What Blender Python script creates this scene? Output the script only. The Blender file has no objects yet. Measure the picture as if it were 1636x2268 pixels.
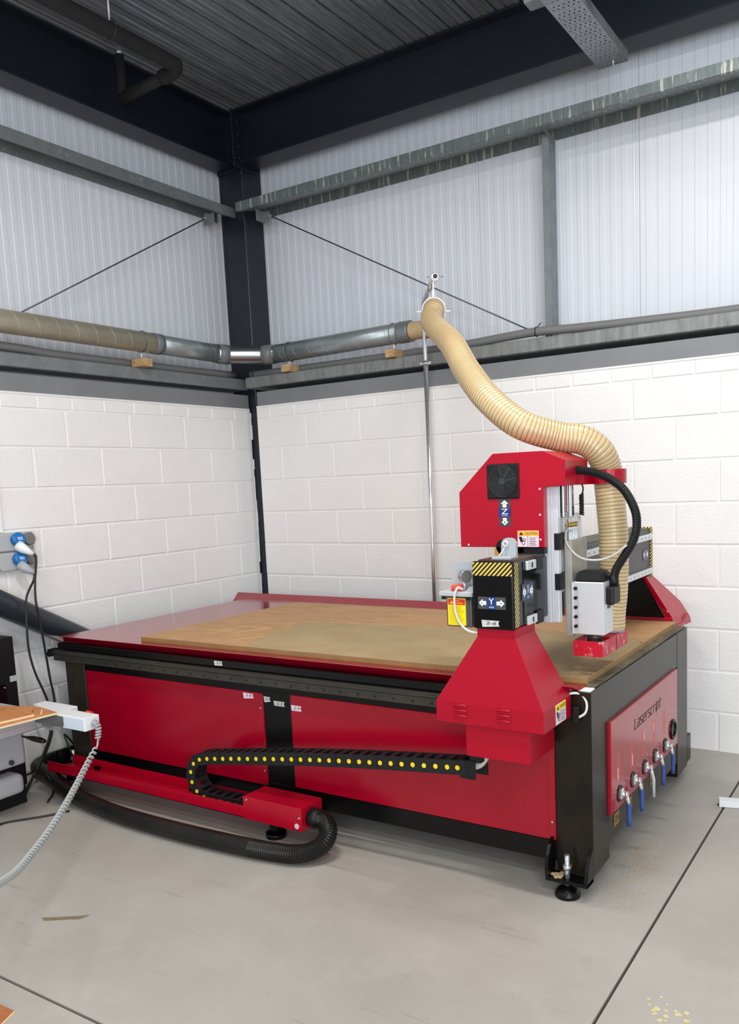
import bpy, bmesh, math, random
from mathutils import Vector, Matrix
random.seed(7)
S = bpy.context.scene
COL = S.collection
PI = math.pi
W, H = 1636.0, 2268.0

# ------------------------------------------------------------------ camera
F_PX, CX, CY = 1837.68, 912.5, 1299.5
CAM = Vector((4.2454, -4.5270, 1.5104))
YAW, PITCH, ROLL = math.radians(122.123), math.radians(-7.184), math.radians(-2.4227)
fw = Vector((math.cos(PITCH)*math.cos(YAW), math.cos(PITCH)*math.sin(YAW), math.sin(PITCH)))
rr = fw.cross(Vector((0, 0, 1))).normalized(); uu = rr.cross(fw)
r2 = rr*math.cos(ROLL)+uu*math.sin(ROLL); u2 = uu*math.cos(ROLL)-rr*math.sin(ROLL)
cd = bpy.data.cameras.new('camera'); cam = bpy.data.objects.new('camera', cd); COL.objects.link(cam)
cam.matrix_world = Matrix(((r2.x, u2.x, -fw.x, CAM.x), (r2.y, u2.y, -fw.y, CAM.y), (r2.z, u2.z, -fw.z, CAM.z), (0, 0, 0, 1)))
cd.sensor_fit = 'HORIZONTAL'; cd.sensor_width = 36; cd.lens = F_PX/W*36
cd.shift_x = (W/2-CX)/W; cd.shift_y = (CY-H/2)/W
cd.clip_start = 0.05
S.camera = cam

# ------------------------------------------------------------------ light
wd = bpy.data.worlds.new('world'); S.world = wd; wd.use_nodes = True
bg = wd.node_tree.nodes['Background']; bg.inputs[0].default_value = (0.94, 0.97, 1.0, 1); bg.inputs[1].default_value = 0.52
def area(name, loc, sx, sy, power, color, target=None):
    l = bpy.data.lights.new(name, 'AREA'); l.shape = 'RECTANGLE'; l.size = sx; l.size_y = sy
    l.energy = power; l.color = color
    o = bpy.data.objects.new(name, l); COL.objects.link(o); o.location = loc
    if target is not None:
        o.rotation_euler = (Vector(target)-Vector(loc)).to_track_quat('-Z', 'Y').to_euler()
    return o
area('ceiling_lamp_or_fill', (2.6, -3.0, 3.95), 1.3, 0.15, 66, (1, 0.985, 0.96))
area('ceiling_lamp_or_fill', (3.5, -1.45, 3.95), 1.2, 0.15, 32, (1, 0.98, 0.96))
area('ceiling_lamp_or_fill', (5.2, -4.6, 3.95), 1.4, 0.3, 62, (1, 0.965, 0.92))  # added fill behind the camera for ambient light, no known lamp
area('ceiling_lamp_or_fill', (1.6, -6.0, 3.95), 1.4, 0.3, 36, (1, 0.96, 0.90))  # second added fill, unseen, lifts the ambient level from behind
area('door_daylight', (6.5, -7.5, 2.0), 4.0, 3.4, 250, (0.87, 0.93, 1.0), (2.0, 0, 2.0))
S.view_settings.view_transform = 'Standard'; S.view_settings.look = 'None'
S.view_settings.exposure = 0.09; S.view_settings.gamma = 1.0; S.view_settings.use_curve_mapping = False

# ------------------------------------------------------------------ materials
def lin(c):
    return tuple((x/12.92 if x <= 0.04045 else ((x+0.055)/1.055)**2.4) for x in (v/255 for v in c))
MATS = {}
def mat(name, rgb, rough=0.5, metal=0.0, var=0.0, vscale=6.0, bump=0.0, bscale=60.0, stretch=(1, 1, 1), rgb2=None, spec=0.5, coat=0.0, dirt=None):
    if name in MATS: return MATS[name]
    m = bpy.data.materials.new(name); m.use_nodes = True; nt = m.node_tree; N = nt.nodes; LK = nt.links
    b = N['Principled BSDF']; c = lin(rgb)
    b.inputs['Base Color'].default_value = (*c, 1); b.inputs['Roughness'].default_value = rough
    b.inputs['Metallic'].default_value = metal; b.inputs['Specular IOR Level'].default_value = spec
    b.inputs['Coat Weight'].default_value = coat; b.inputs['Coat Roughness'].default_value = 0.15
    if var or bump or dirt:
        g = N.new('ShaderNodeNewGeometry'); mp = N.new('ShaderNodeMapping'); mp.inputs['Scale'].default_value = stretch
        LK.new(g.outputs['Position'], mp.inputs['Vector'])
    last = None
    if var:
        n = N.new('ShaderNodeTexNoise'); n.inputs['Scale'].default_value = vscale; n.inputs['Detail'].default_value = 6; n.inputs['Roughness'].default_value = 0.65
        LK.new(mp.outputs[0], n.inputs['Vector'])
        mx = N.new('ShaderNodeMix'); mx.data_type = 'RGBA'
        c2 = lin(rgb2) if rgb2 else tuple(x*(1-var) for x in c)
        mx.inputs['A'].default_value = (*c, 1); mx.inputs['B'].default_value = (*c2, 1)
        rp = N.new('ShaderNodeValToRGB'); rp.color_ramp.elements[0].position = 0.35; rp.color_ramp.elements[1].position = 0.7
        LK.new(n.outputs['Fac'], rp.inputs[0]); LK.new(rp.outputs[0], mx.inputs['Factor']); LK.new(mx.outputs['Result'], b.inputs['Base Color'])
        last = mx.outputs['Result']
        mr = N.new('ShaderNodeMapRange'); mr.inputs['To Min'].default_value = max(0.03, rough*0.8); mr.inputs['To Max'].default_value = min(1, rough*1.25)
        LK.new(n.outputs['Fac'], mr.inputs['Value']); LK.new(mr.outputs[0], b.inputs['Roughness'])
    if dirt:
        dr, dscale, dlo, dhi = dirt
        n = N.new('ShaderNodeTexNoise'); n.inputs['Scale'].default_value = dscale; n.inputs['Detail'].default_value = 10; n.inputs['Roughness'].default_value = 0.7
        LK.new(mp.outputs[0], n.inputs['Vector'])
        rp = N.new('ShaderNodeValToRGB'); rp.color_ramp.elements[0].position = dlo; rp.color_ramp.elements[1].position = dhi
        LK.new(n.outputs['Fac'], rp.inputs[0])
        mx = N.new('ShaderNodeMix'); mx.data_type = 'RGBA'; mx.inputs['B'].default_value = (*lin(dr), 1)
        if last: LK.new(last, mx.inputs['A'])
        else: mx.inputs['A'].default_value = (*c, 1)
        LK.new(rp.outputs[0], mx.inputs['Factor']); LK.new(mx.outputs['Result'], b.inputs['Base Color'])
    if bump:
        n = N.new('ShaderNodeTexNoise'); n.inputs['Scale'].default_value = bscale; n.inputs['Detail'].default_value = 5
        LK.new(mp.outputs[0], n.inputs['Vector'])
        bp = N.new('ShaderNodeBump'); bp.inputs['Strength'].default_value = bump; bp.inputs['Distance'].default_value = 0.004
        LK.new(n.outputs['Fac'], bp.inputs['Height']); LK.new(bp.outputs[0], b.inputs['Normal'])
    MATS[name] = m; return m

block_m = mat('painted_block', (238, 237, 235), 0.6, var=0.05, vscale=3, bump=0.55, bscale=70)
mortar_m = mat('painted_mortar', (235, 234, 232), 0.6, bump=0.3, bscale=90)
clad_m = mat('white_cladding', (219, 222, 229), 0.36, var=0.04, vscale=2)
navy_m = mat('navy_steel_paint', (24, 31, 42), 0.36, var=0.25, vscale=3)
galv_m = mat('galvanised_steel', (142, 148, 150), 0.5, 0.55, var=0.25, vscale=9, dirt=((185, 186, 174), 14, 0.6, 0.75))
galv_drip_m = mat('galvanised_dripped', (128, 138, 138), 0.5, 0.5, var=0.3, vscale=9, stretch=(6, 6, 0.5), dirt=((206, 206, 190), 7, 0.555, 0.62))
galv_old_m = mat('galvanised_weathered', (150, 153, 152), 0.55, 0.45, var=0.35, vscale=7, stretch=(5, 5, 0.8), dirt=((88, 92, 92), 6, 0.58, 0.72))
flash_m = mat('grey_flashing', (134, 136, 139), 0.45, 0.2, var=0.12, vscale=4)
deck_m = mat('dark_deck', (140, 144, 150), 0.4, 0.35, var=0.5, vscale=5, stretch=(9, 0.5, 1), dirt=((190, 192, 194), 7, 0.55, 0.85))
dark_m = mat('dark_void', (20, 21, 24), 0.8)
red_m = mat('red_enamel', (176, 2, 36), 0.28, var=0.12, vscale=5, spec=0.35, coat=0.12)
red_tex_m = mat('red_textured', (166, 2, 34), 0.36, spec=0.3, bump=0.12, bscale=420)
red_worn_m = mat('red_worn', (186, 8, 38), 0.45, dirt=((240, 200, 205), 26, 0.56, 0.7))
redpanel_m = mat('red_panel', (160, 2, 33), 0.22, var=0.15, vscale=3)
black_m = mat('black_enamel', (8, 8, 9), 0.3, spec=0.3, var=0.2, vscale=6, dirt=((34, 32, 29), 18, 0.66, 0.85))
blackflat_m = mat('black_plastic', (17, 18, 20), 0.5, spec=0.35)
blackgloss_m = mat('black_gloss', (6, 6, 7), 0.18, spec=0.25)
dusty_m = mat('dusty_black', (26, 23, 19), 0.5, var=0.4, vscale=4, rgb2=(54, 43, 30))
endframe_m = mat('end_frame', (15, 15, 14), 0.27, var=0.5, vscale=2.5, rgb2=(42, 33, 21), spec=0.28)
rail_m = mat('steel_rail', (78, 76, 70), 0.4, 0.6, var=0.3, vscale=8)
alu_m = mat('brushed_aluminium', (222, 225, 229), 0.38, 0.3, var=0.12, vscale=12)
aluw_m = mat('white_aluminium', (214, 216, 218), 0.42, 0.35, var=0.08, vscale=20)
chrome_m = mat('chrome', (222, 223, 225), 0.2, 0.85)
mdf_m = mat('spoilboard_mdf', (194, 148, 102), 0.6, var=0.25, vscale=7, stretch=(1, 3, 1), rgb2=(173, 132, 86))
mdf_cut_m = mat('milled_mdf', (166, 140, 98), 0.7, var=0.25, vscale=6, rgb2=(176, 154, 114))
mdf_edge_m = mat('mdf_edge', (158, 126, 80), 0.75, var=0.2, vscale=16)
wood_m = mat('pine_block', (206, 176, 128), 0.65, var=0.4, vscale=22, stretch=(1, 1, 5), rgb2=(160, 118, 72))
ply_m = mat('plywood', (212, 146, 90), 0.55, var=0.35, vscale=14, stretch=(1, 6, 1), rgb2=(186, 112, 62))
plyedge_m = mat('plywood_edge', (238, 214, 170), 0.6)
hose_m = mat('beige_hose', (208, 184, 140), 0.24, var=0.1, vscale=5, spec=0.6)
wire_m = mat('hose_wire', (112, 78, 38), 0.35)
white_m = mat('white_paint', (236, 238, 240), 0.45)
print_w_m = mat('white_print', (240, 240, 240), 0.5)
print_k_m = mat('black_print', (18, 18, 18), 0.5)
print_b_m = mat('blue_print', (16, 52, 120), 0.4)
print_g_m = mat('grey_print', (66, 68, 72), 0.4)
yellow_m = mat('yellow_label', (252, 224, 20), 0.4)
orange_m = mat('orange_label', (245, 182, 66), 0.4)
redlab_m = mat('red_label', (212, 48, 20), 0.4)
pink_m = mat('pink_print', (238, 214, 224), 0.4)
tape_m = mat('masking_tape', (206, 204, 200), 0.7, var=0.2, vscale=60)
tan_m = mat('tan_label', (150, 118, 58), 0.6)
grey_m = mat('grey_plastic', (178, 182, 184), 0.45)
lgrey_m = mat('light_grey_paint', (170, 175, 180), 0.45)
dgrey_m = mat('dark_grey_plastic', (112, 112, 108), 0.5)
cgrey_m = mat('grey_conduit', (116, 116, 115), 0.55)
clear_m = mat('smoky_tank', (92, 88, 84), 0.25, var=0.4, vscale=20)
blue_m = mat('blue_plastic', (24, 112, 186), 0.4)
blueh_m = mat('blue_handle', (52, 82, 156), 0.45)
pvc_m = mat('dark_pvc', (38, 46, 54), 0.33)
foam_m = mat('black_foam', (30, 29, 29), 0.8, var=0.2, vscale=14)
cable_m = mat('black_cable', (24, 24, 22), 0.5)
coil_m = mat('coil_cable', (166, 171, 169), 0.4)
brass_m = mat('brass', (200, 160, 70), 0.3, 1.0)
redcap_m = mat('red_plastic', (226, 70, 50), 0.4)
dusth_m = mat('dusty_hose', (14, 14, 14), 0.36, spec=0.25, var=0.5, vscale=5, rgb2=(34, 31, 27))
dust_m = mat('sawdust', (190, 166, 126), 0.9)
duct_m = mat('duct_galvanised', (158, 166, 168), 0.34, 0.5, var=0.25, vscale=5)
duct_dust_m = mat('duct_dusty', (196, 190, 166), 0.45, 0.3, var=0.25, vscale=6, dirt=((110, 112, 108), 7, 0.62, 0.72))
tapeg_m = mat('grey_duct_tape', (112, 116, 118), 0.4)

def stripes_mat():
    m = bpy.data.materials.new('hazard_stripes'); m.use_nodes = True; nt = m.node_tree; N = nt.nodes; LK = nt.links
    b = N['Principled BSDF']; b.inputs['Roughness'].default_value = 0.35
    g = N.new('ShaderNodeNewGeometry'); sp = N.new('ShaderNodeSeparateXYZ'); LK.new(g.outputs['Position'], sp.inputs[0])
    a = N.new('ShaderNodeMath'); a.operation = 'SUBTRACT'; a2 = N.new('ShaderNodeMath'); a2.operation = 'ADD'
    LK.new(sp.outputs['X'], a2.inputs[0]); LK.new(sp.outputs['Y'], a2.inputs[1])
    LK.new(sp.outputs['Z'], a.inputs[1]); LK.new(a2.outputs[0], a.inputs[0])
    m1 = N.new('ShaderNodeMath'); m1.operation = 'MULTIPLY'; m1.inputs[1].default_value = 1/0.0165; LK.new(a.outputs[0], m1.inputs[0])
    fr = N.new('ShaderNodeMath'); fr.operation = 'FRACT'; LK.new(m1.outputs[0], fr.inputs[0])
    gt = N.new('ShaderNodeMath'); gt.operation = 'GREATER_THAN'; gt.inputs[1].default_value = 0.52; LK.new(fr.outputs[0], gt.inputs[0])
    mx = N.new('ShaderNodeMix'); mx.data_type = 'RGBA'; mx.inputs['A'].default_value = (*lin((24, 18, 14)), 1); mx.inputs['B'].default_value = (*lin((222, 196, 92)), 1)
    LK.new(gt.outputs[0], mx.inputs['Factor']); LK.new(mx.outputs['Result'], b.inputs['Base Color'])
    return m
stripe_m = stripes_mat()

def floor_mat():
    m = bpy.data.materials.new('painted_concrete'); m.use_nodes = True; nt = m.node_tree; N = nt.nodes; LK = nt.links
    b = N['Principled BSDF']; g = N.new('ShaderNodeNewGeometry')
    def noise(scale, detail, rough, lo, hi, st=(1, 1, 1), rot=0.0):
        mp = N.new('ShaderNodeMapping'); mp.inputs['Scale'].default_value = st; mp.inputs['Rotation'].default_value = (0, 0, rot); LK.new(g.outputs['Position'], mp.inputs['Vector'])
        n = N.new('ShaderNodeTexNoise'); n.inputs['Scale'].default_value = scale; n.inputs['Detail'].default_value = detail; n.inputs['Roughness'].default_value = rough
        LK.new(mp.outputs[0], n.inputs['Vector'])
        rp = N.new('ShaderNodeValToRGB'); rp.color_ramp.elements[0].position = lo; rp.color_ramp.elements[1].position = hi
        LK.new(n.outputs['Fac'], rp.inputs[0]); return rp.outputs[0]
    def mixc(a, c, f, amt=1.0):
        mx = N.new('ShaderNodeMix'); mx.data_type = 'RGBA'
        if isinstance(a, tuple): mx.inputs['A'].default_value = (*lin(a), 1)
        else: LK.new(a, mx.inputs['A'])
        mx.inputs['B'].default_value = (*lin(c), 1)
        mu = N.new('ShaderNodeMath'); mu.operation = 'MULTIPLY'; mu.inputs[1].default_value = amt; LK.new(f, mu.inputs[0]); LK.new(mu.outputs[0], mx.inputs['Factor'])
        return mx.outputs['Result']
    c = mixc((174, 170, 163), (162, 157, 148), noise(1.3, 6, 0.6, 0.35, 0.7))
    c = mixc(c, (184, 180, 173), noise(4, 8, 0.7, 0.5, 0.75), 0.6)
    c = mixc(c, (150, 140, 122), noise(2.2, 12, 0.8, 0.6, 0.78), 0.55)
    c = mixc(c, (110, 100, 84), noise(9, 14, 0.82, 0.66, 0.74), 0.55)
    c = mixc(c, (92, 88, 82), noise(6, 3, 0.5, 0.69, 0.715, (0.35, 9, 1), 0.6), 0.22)
    c = mixc(c, (120, 114, 104), noise(3, 4, 0.6, 0.66, 0.69, (0.5, 14, 1), 2.2), 0.25)
    c = mixc(c, (92, 88, 82), noise(6, 3, 0.5, 0.72, 0.74, (9, 0.3, 1), 0.9), 0.5)
    c = mixc(c, (70, 64, 56), noise(55, 2, 0.5, 0.78, 0.80), 0.7)
    LK.new(c, b.inputs['Base Color'])
    b.inputs['Roughness'].default_value = 0.42
    mr = N.new('ShaderNodeMapRange'); mr.inputs['To Min'].default_value = 0.3; mr.inputs['To Max'].default_value = 0.55
    LK.new(noise(3, 6, 0.6, 0.3, 0.7), mr.inputs['Value']); LK.new(mr.outputs[0], b.inputs['Roughness'])
    return m
floor_m = floor_mat()

# ------------------------------------------------------------------ mesh helpers
ORG = {}
def obj(name, bm, m, parent=None, label=None, kind=None, smooth=None):
    """link one mesh; its origin at the centre of its bounds, parented keeping world place"""
    bmesh.ops.recalc_face_normals(bm, faces=bm.faces)
    lo = Vector((min(v.co[i] for v in bm.verts) for i in range(3))); hi = Vector((max(v.co[i] for v in bm.verts) for i in range(3)))
    c = (lo+hi)/2
    bmesh.ops.translate(bm, verts=bm.verts, vec=-c)
    me = bpy.data.meshes.new(name); bm.to_mesh(me); bm.free()
    ms = m if isinstance(m, (list, tuple)) else [m]
    for x in ms: me.materials.append(x)
    o = bpy.data.objects.new(name, me); COL.objects.link(o)
    place(o, c, parent)
    if label: o['label'] = label
    if kind: o['kind'] = kind
    return o
def place(o, world, parent=None):
    ORG[o.name] = Vector(world)
    if parent is not None:
        o.parent = parent; o.location = Vector(world)-ORG[parent.name]
    else: o.location = world
def tag(o, label, cat, group=None, kind=None):
    o['label'] = label; o['category'] = cat
    if group: o['group'] = group
    if kind: o['kind'] = kind
    return o
def thing(name, label, cat, loc, group=None):
    o = bpy.data.objects.new(name, None); COL.objects.link(o); o.empty_display_size = 0.1
    place(o, Vector(loc)); return tag(o, label, cat, group)
def dup(src, world, parent, rot=None, label=None):
    c = src.copy(); COL.objects.link(c); c.parent = None
    place(c, world, parent)
    if rot is not None: c.rotation_euler = rot
    return c
def B(): return bmesh.new()
def box(bm, x0, x1, y0, y1, z0, z1, bev=0.0, mi=0, seg=1):
    vs = [bm.verts.new(p) for p in ((x0, y0, z0), (x1, y0, z0), (x1, y1, z0), (x0, y1, z0), (x0, y0, z1), (x1, y0, z1), (x1, y1, z1), (x0, y1, z1))]
    fs = [bm.faces.new([vs[i] for i in f]) for f in ((0, 3, 2, 1), (4, 5, 6, 7), (0, 1, 5, 4), (1, 2, 6, 5), (2, 3, 7, 6), (3, 0, 4, 7))]
    for f in fs: f.material_index = mi
    if bev:
        es = list({e for f in fs for e in f.edges})
        r = bmesh.ops.bevel(bm, geom=es, offset=bev, segments=seg, affect='EDGES', profile=0.5)
        for f in r['faces']: f.material_index = mi
    return fs
def hexa(bm, p):
    """8 points: bottom 4 then top 4"""
    vs = [bm.verts.new(q) for q in p]
    for f in ((0, 3, 2, 1), (4, 5, 6, 7), (0, 1, 5, 4), (1, 2, 6, 5), (2, 3, 7, 6), (3, 0, 4, 7)): bm.faces.new([vs[i] for i in f])
def prism(bm, pts, fn, a0, a1, mi=0):
    """polygon pts (2D) swept between a0 and a1; fn(u,v,a)->xyz"""
    v0 = [bm.verts.new(fn(u, v, a0)) for u, v in pts]; v1 = [bm.verts.new(fn(u, v, a1)) for u, v in pts]
    n = len(pts); fs = [bm.faces.new(v0[::-1]), bm.faces.new(v1)]
    for i in range(n):
        j = (i+1) % n; fs.append(bm.faces.new((v0[i], v0[j], v1[j], v1[i])))
    for f in fs: f.material_index = mi
    return fs
ALX = lambda u, v, a: (a, u, v)     # profile in YZ, swept along X
ALY = lambda u, v, a: (u, a, v)     # profile in XZ, swept along Y
ALZ = lambda u, v, a: (u, v, a)
def faceY(y): return lambda u, v, a: (u, y-a, v)     # on a face looking to -Y
def faceX(x): return lambda u, v, a: (x+a, u, v)     # on a face looking to +X
def sheet(bm, prof, t, fn, a0, a1):
    """open profile polyline given thickness t (offset to its left), swept"""
    n = len(prof); off = []
    for i in range(n):
        p = Vector(prof[i]); d = Vector((0, 0))
        if i > 0: d += (p-Vector(prof[i-1])).normalized()
        if i < n-1: d += (Vector(prof[i+1])-p).normalized()
        d.normalize(); nn = Vector((-d.y, d.x))
        k = 1.0
        if 0 < i < n-1:
            d1 = (p-Vector(prof[i-1])).normalized(); k = 1/max(0.4, abs(d.dot(d1)))
        off.append(tuple(p+nn*t*k))
    for i in range(n-1):
        prism(bm, [prof[i], prof[i+1], off[i+1], off[i]], fn, a0, a1)
def frame_of(t, up=None):
    t = t.normalized()
    a = Vector((0, 0, 1)) if abs(t.z) < 0.95 else Vector((1, 0, 0))
    x = a.cross(t).normalized(); return x, t.cross(x)
def catmull(pts, n):
    P = [Vector(p) for p in pts]; P = [P[0]*2-P[1]]+P+[P[-1]*2-P[-2]]; out = []
    for i in range(1, len(P)-2):
        for k in range(n):
            t = k/n; a, b, c, d = P[i-1:i+3]
            out.append(0.5*((2*b)+(-a+c)*t+(2*a-5*b+4*c-d)*t*t+(-a+3*b-3*c+d)*t**3))
    out.append(P[-2]); return out
def resample(pts, step):
    out = [pts[0].copy()]; acc = 0.0
    for i in range(1, len(pts)):
        a, b = pts[i-1], pts[i]; L = (b-a).length
        if L < 1e-9: continue
        while acc+L >= step:
            t = (step-acc)/L; a = a.lerp(b, t); out.append(a.copy()); L = (b-a).length; acc = 0.0
        acc += L
    if (out[-1]-pts[-1]).length > step*0.3: out.append(pts[-1].copy())
    return out
def frames(path):
    """parallel-transport frames"""
    n = len(path); T = []
    for i in range(n):
        T.append((path[min(i+1, n-1)]-path[max(i-1, 0)]).normalized())
    x, y = frame_of(T[0]); fr = [(x, y)]
    for i in range(1, n):
        q = T[i-1].rotation_difference(T[i]); x = q @ fr[-1][0]; x = (x-T[i]*x.dot(T[i])).normalized(); fr.append((x, T[i].cross(x)))
    return fr
def tube(bm, path, rad, seg=12, caps=True, mi=0, smooth=True):
    path = [Vector(p) for p in path]; fr = frames(path); rings = []
    for i, p in enumerate(path):
        r = rad(i, len(path)) if callable(rad) else rad
        rings.append([bm.verts.new(p+fr[i][0]*(r*math.cos(2*PI*k/seg))+fr[i][1]*(r*math.sin(2*PI*k/seg))) for k in range(seg)])
    for a, b in zip(rings, rings[1:]):
        for k in range(seg):
            f = bm.faces.new((a[k], a[(k+1) % seg], b[(k+1) % seg], b[k])); f.smooth = smooth; f.material_index = mi
    if caps:
        bm.faces.new(rings[0][::-1]).material_index = mi; bm.faces.new(rings[-1]).material_index = mi
def cyl(bm, p0, p1, r, seg=16, mi=0, r1=None):
    p0, p1 = Vector(p0), Vector(p1)
    tube(bm, [p0, p1], (lambda i, n: r if i == 0 else (r1 if r1 is not None else r)), seg, mi=mi)
def lathe(bm, base, axis, prof, seg=24, mi=0):
    """prof: (distance along axis, radius)"""
    base = Vector(base); ax = Vector(axis).normalized(); x, y = frame_of(ax); rings = []
    for d, r in prof:
        rings.append([bm.verts.new(base+ax*d+x*(r*math.cos(2*PI*k/seg))+y*(r*math.sin(2*PI*k/seg))) for k in range(seg)])
    for a, b in zip(rings, rings[1:]):
        for k in range(seg):
            f = bm.faces.new((a[k], a[(k+1) % seg], b[(k+1) % seg], b[k])); f.smooth = True; f.material_index = mi
    bm.faces.new(rings[0][::-1]).material_index = mi; bm.faces.new(rings[-1]).material_index = mi
def torus(bm, c, axis, R, r, seg=28, rs=8, a0=0.0, a1=2*PI, mi=0):
    c = Vector(c); x, y = frame_of(Vector(axis)); n = seg if a1-a0 < 2*PI-1e-6 else seg
    closed = a1-a0 > 2*PI-1e-6
    pts = [c+x*(R*math.cos(a0+(a1-a0)*k/n))+y*(R*math.sin(a0+(a1-a0)*k/n)) for k in range(n if closed else n+1)]
    ax = Vector(axis).normalized(); rings = []
    for p in pts:
        d = (p-c).normalized()
        rings.append([bm.verts.new(p+d*(r*math.cos(2*PI*j/rs))+ax*(r*math.sin(2*PI*j/rs))) for j in range(rs)])
    m = len(rings)
    for i in range(m if closed else m-1):
        a, b = rings[i], rings[(i+1) % m]
        for j in range(rs):
            f = bm.faces.new((a[j], a[(j+1) % rs], b[(j+1) % rs], b[j])); f.smooth = True; f.material_index = mi
    if not closed: bm.faces.new(rings[0][::-1]); bm.faces.new(rings[-1])
def hexbolt(bm, p, axis, r, h):
    p = Vector(p); lathe(bm, p, axis, [(0, r), (h, r)], 6)
def plate(name, fn, u0, u1, v0, v1, m, parent, t=0.0015, label=None):
    b = B(); prism(b, [(u0, v0), (u1, v0), (u1, v1), (u0, v1)], fn, 0, t); return obj(name, b, m, parent, label)
def poly(name, fn, pts, m, parent, t0=0.0, t1=0.0015, label=None):
    b = B(); prism(b, pts, fn, t0, t1); return obj(name, b, m, parent, label)
def text_bm(bm, s, fn, u0, u1, v0, v1, t=0.0006, slant=0.0):
    cu = bpy.data.curves.new('t', 'FONT'); cu.body = s; cu.resolution_u = 3
    o = bpy.data.objects.new('t', cu); COL.objects.link(o)
    dg = bpy.context.evaluated_depsgraph_get(); dg.update()
    me = bpy.data.meshes.new_from_object(o.evaluated_get(dg)); bpy.data.objects.remove(o)
    xs = [v.co.x for v in me.vertices]; ys = [v.co.y for v in me.vertices]
    ax, bx, ay, by = min(xs), max(xs), min(ys), max(ys)
    vs = []
    for v in me.vertices:
        k = (v.co.y-ay)/(by-ay); u = u0+(v.co.x-ax)/(bx-ax)*(u1-u0)+slant*k; vs.append(bm.verts.new(fn(u, v0+k*(v1-v0), t)))
    for p in me.polygons:
        try: bm.faces.new([vs[i] for i in p.vertices])
        except ValueError: pass
    bpy.data.meshes.remove(me)
def text(name, s, fn, u0, u1, v0, v1, m, parent, t=0.002, slant=0.0):
    b = B(); text_bm(b, s, fn, u0, u1, v0, v1, t, slant); return obj(name, b, m, parent)

#SETTING

# ================================================================== SETTING
def struct(name, bm, m, parent=None):
    return obj(name, bm, m, parent, kind='structure' if parent is None else None)
# floor: dark bed with four slabs parted by saw-cut joints
b = B(); box(b, -0.4, 7.5, -8.5, 0.5, -0.10, -0.012); floor = struct('floor', b, mat('joint_dark', (70, 66, 58), 0.9))
JX, JY, jw = 3.495, -3.153, 0.005
for x0, x1, y0, y1 in ((-0.4, JX-jw, JY+jw, 0.5), (JX+jw, 7.5, JY+jw, 0.5), (-0.4, JX-jw, -8.5, JY-jw), (JX+jw, 7.5, -8.5, JY-jw)):
    b = B(); box(b, x0, x1, y0, y1, -0.012, 0.0); obj('slab', b, floor_m, floor)

# block walls
BZ = [1.998]+[0.215+0.225*(8-k) for k in range(1, 9)]+[-0.01]
def rows():
    out = [(BZ[0]+0.006, 2.074, 'soap')]
    for k in range(1, 10):
        out.append((BZ[k]+0.005, BZ[k-1]-0.005 if k > 1 else BZ[0]-0.004, k))
    return out
BLK = {}
def block(parent, axis, a0, a1, z0, z1):
    L, h, d = round(a1-a0, 3), round(z1-z0, 3), 0.085
    key = (axis, L, h)
    out = random.uniform(-0.0012, 0.0012)
    c = Vector(((a0+a1)/2, d/2-0.004+out, (z0+z1)/2)) if axis == 'X' else Vector((-d/2+0.004+out, (a0+a1)/2, (z0+z1)/2))
    if key in BLK: return dup(BLK[key], c, parent)
    bm = B()
    if axis == 'X': box(bm, a0, a1, c.y-d/2, c.y+d/2, z0, z1, 0.004)
    else: box(bm, c.x-d/2, c.x+d/2, a0, a1, z0, z1, 0.004)
    o = obj('block', bm, block_m, parent); BLK[key] = o; return o
b = B(); box(b, 0.165, 5.7, 0.0005, 0.082, 0, 2.09); wall_right = struct('wall_right', b, mortar_m)
b = B(); box(b, -0.082, -0.0005, -4.4, 0.108, 0, 2.09); wall_left = struct('wall_left', b, mortar_m)
for z0, z1, k in rows():
    if k == 'soap':
        step, ph, phl = 0.2222, 0.2936, 0.0
    elif k % 2: step, ph, phl = 0.45, 0.6078, -0.0944
    else: step, ph, phl = 0.45, 0.6078-0.225, -0.0944-0.225
    xs = [0.165+random.uniform(-0.008, 0.012)]+[x for x in (ph+step*i for i in range(-2, 30)) if 0.21 < x < 5.66]+[5.7]
    for a, c in zip(xs, xs[1:]): block(wall_right, 'X', a+0.005, c-0.005, z0, z1)
    ys = [0.108+random.uniform(-0.012, 0.006)]+[y for y in ((phl-0.06 if k == 'soap' else phl)-step*i for i in range(-1, 30)) if -4.36 < y < 0.06]+[-4.4]
    for a, c in zip(ys, ys[1:]): block(wall_left, 'Y', c+0.005, a-0.005, z0, z1)
# rough mortar smear down the open corner joint of the left wall
b = B()
z = 0.02
while z < 2.06:
    h = random.uniform(0.03, 0.09); w = random.uniform(0.004, 0.016)
    if random.random() < 0.75: box(b, -0.03, 0.002+random.uniform(0, 0.004), 0.108, 0.108+w, z, min(z+h, 2.07), 0.002)
    z += h
obj('mortar_smear', b, mortar_m, wall_left, kind='stuff')

# cladding panels of the upper walls: 1 m wide, micro-ribbed
def clad_mesh(axis):
    bm = B(); n = 15; p = 0.998/n; prof = []
    for i in range(n):
        s = i*p; prof += [(s, 0.0), (s+p*0.455, 0.0), (s+p*0.515, 0.0022), (s+p*0.94, 0.0022)]
    prof = [q for q in prof if q[0] < 0.97]+[(0.975, 0.0), (0.9755, -0.004), (0.978, -0.004), (0.9785, 0.0), (0.998, 0.0)]
    prof = [(0.0, -0.006)]+prof+[(0.998, -0.006)]
    z0, z1 = 2.12, 4.09; lo, hi = [], []
    for s, d in prof:
        if axis == 'X': q = (s, -d, 0)
        else: q = (d, -s, 0)
        lo.append(bm.verts.new((q[0], q[1], z0))); hi.append(bm.verts.new((q[0], q[1], z1)))
    for i in range(len(prof)-1): bm.faces.new((lo[i], lo[i+1], hi[i+1], hi[i]))
    return bm
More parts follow.
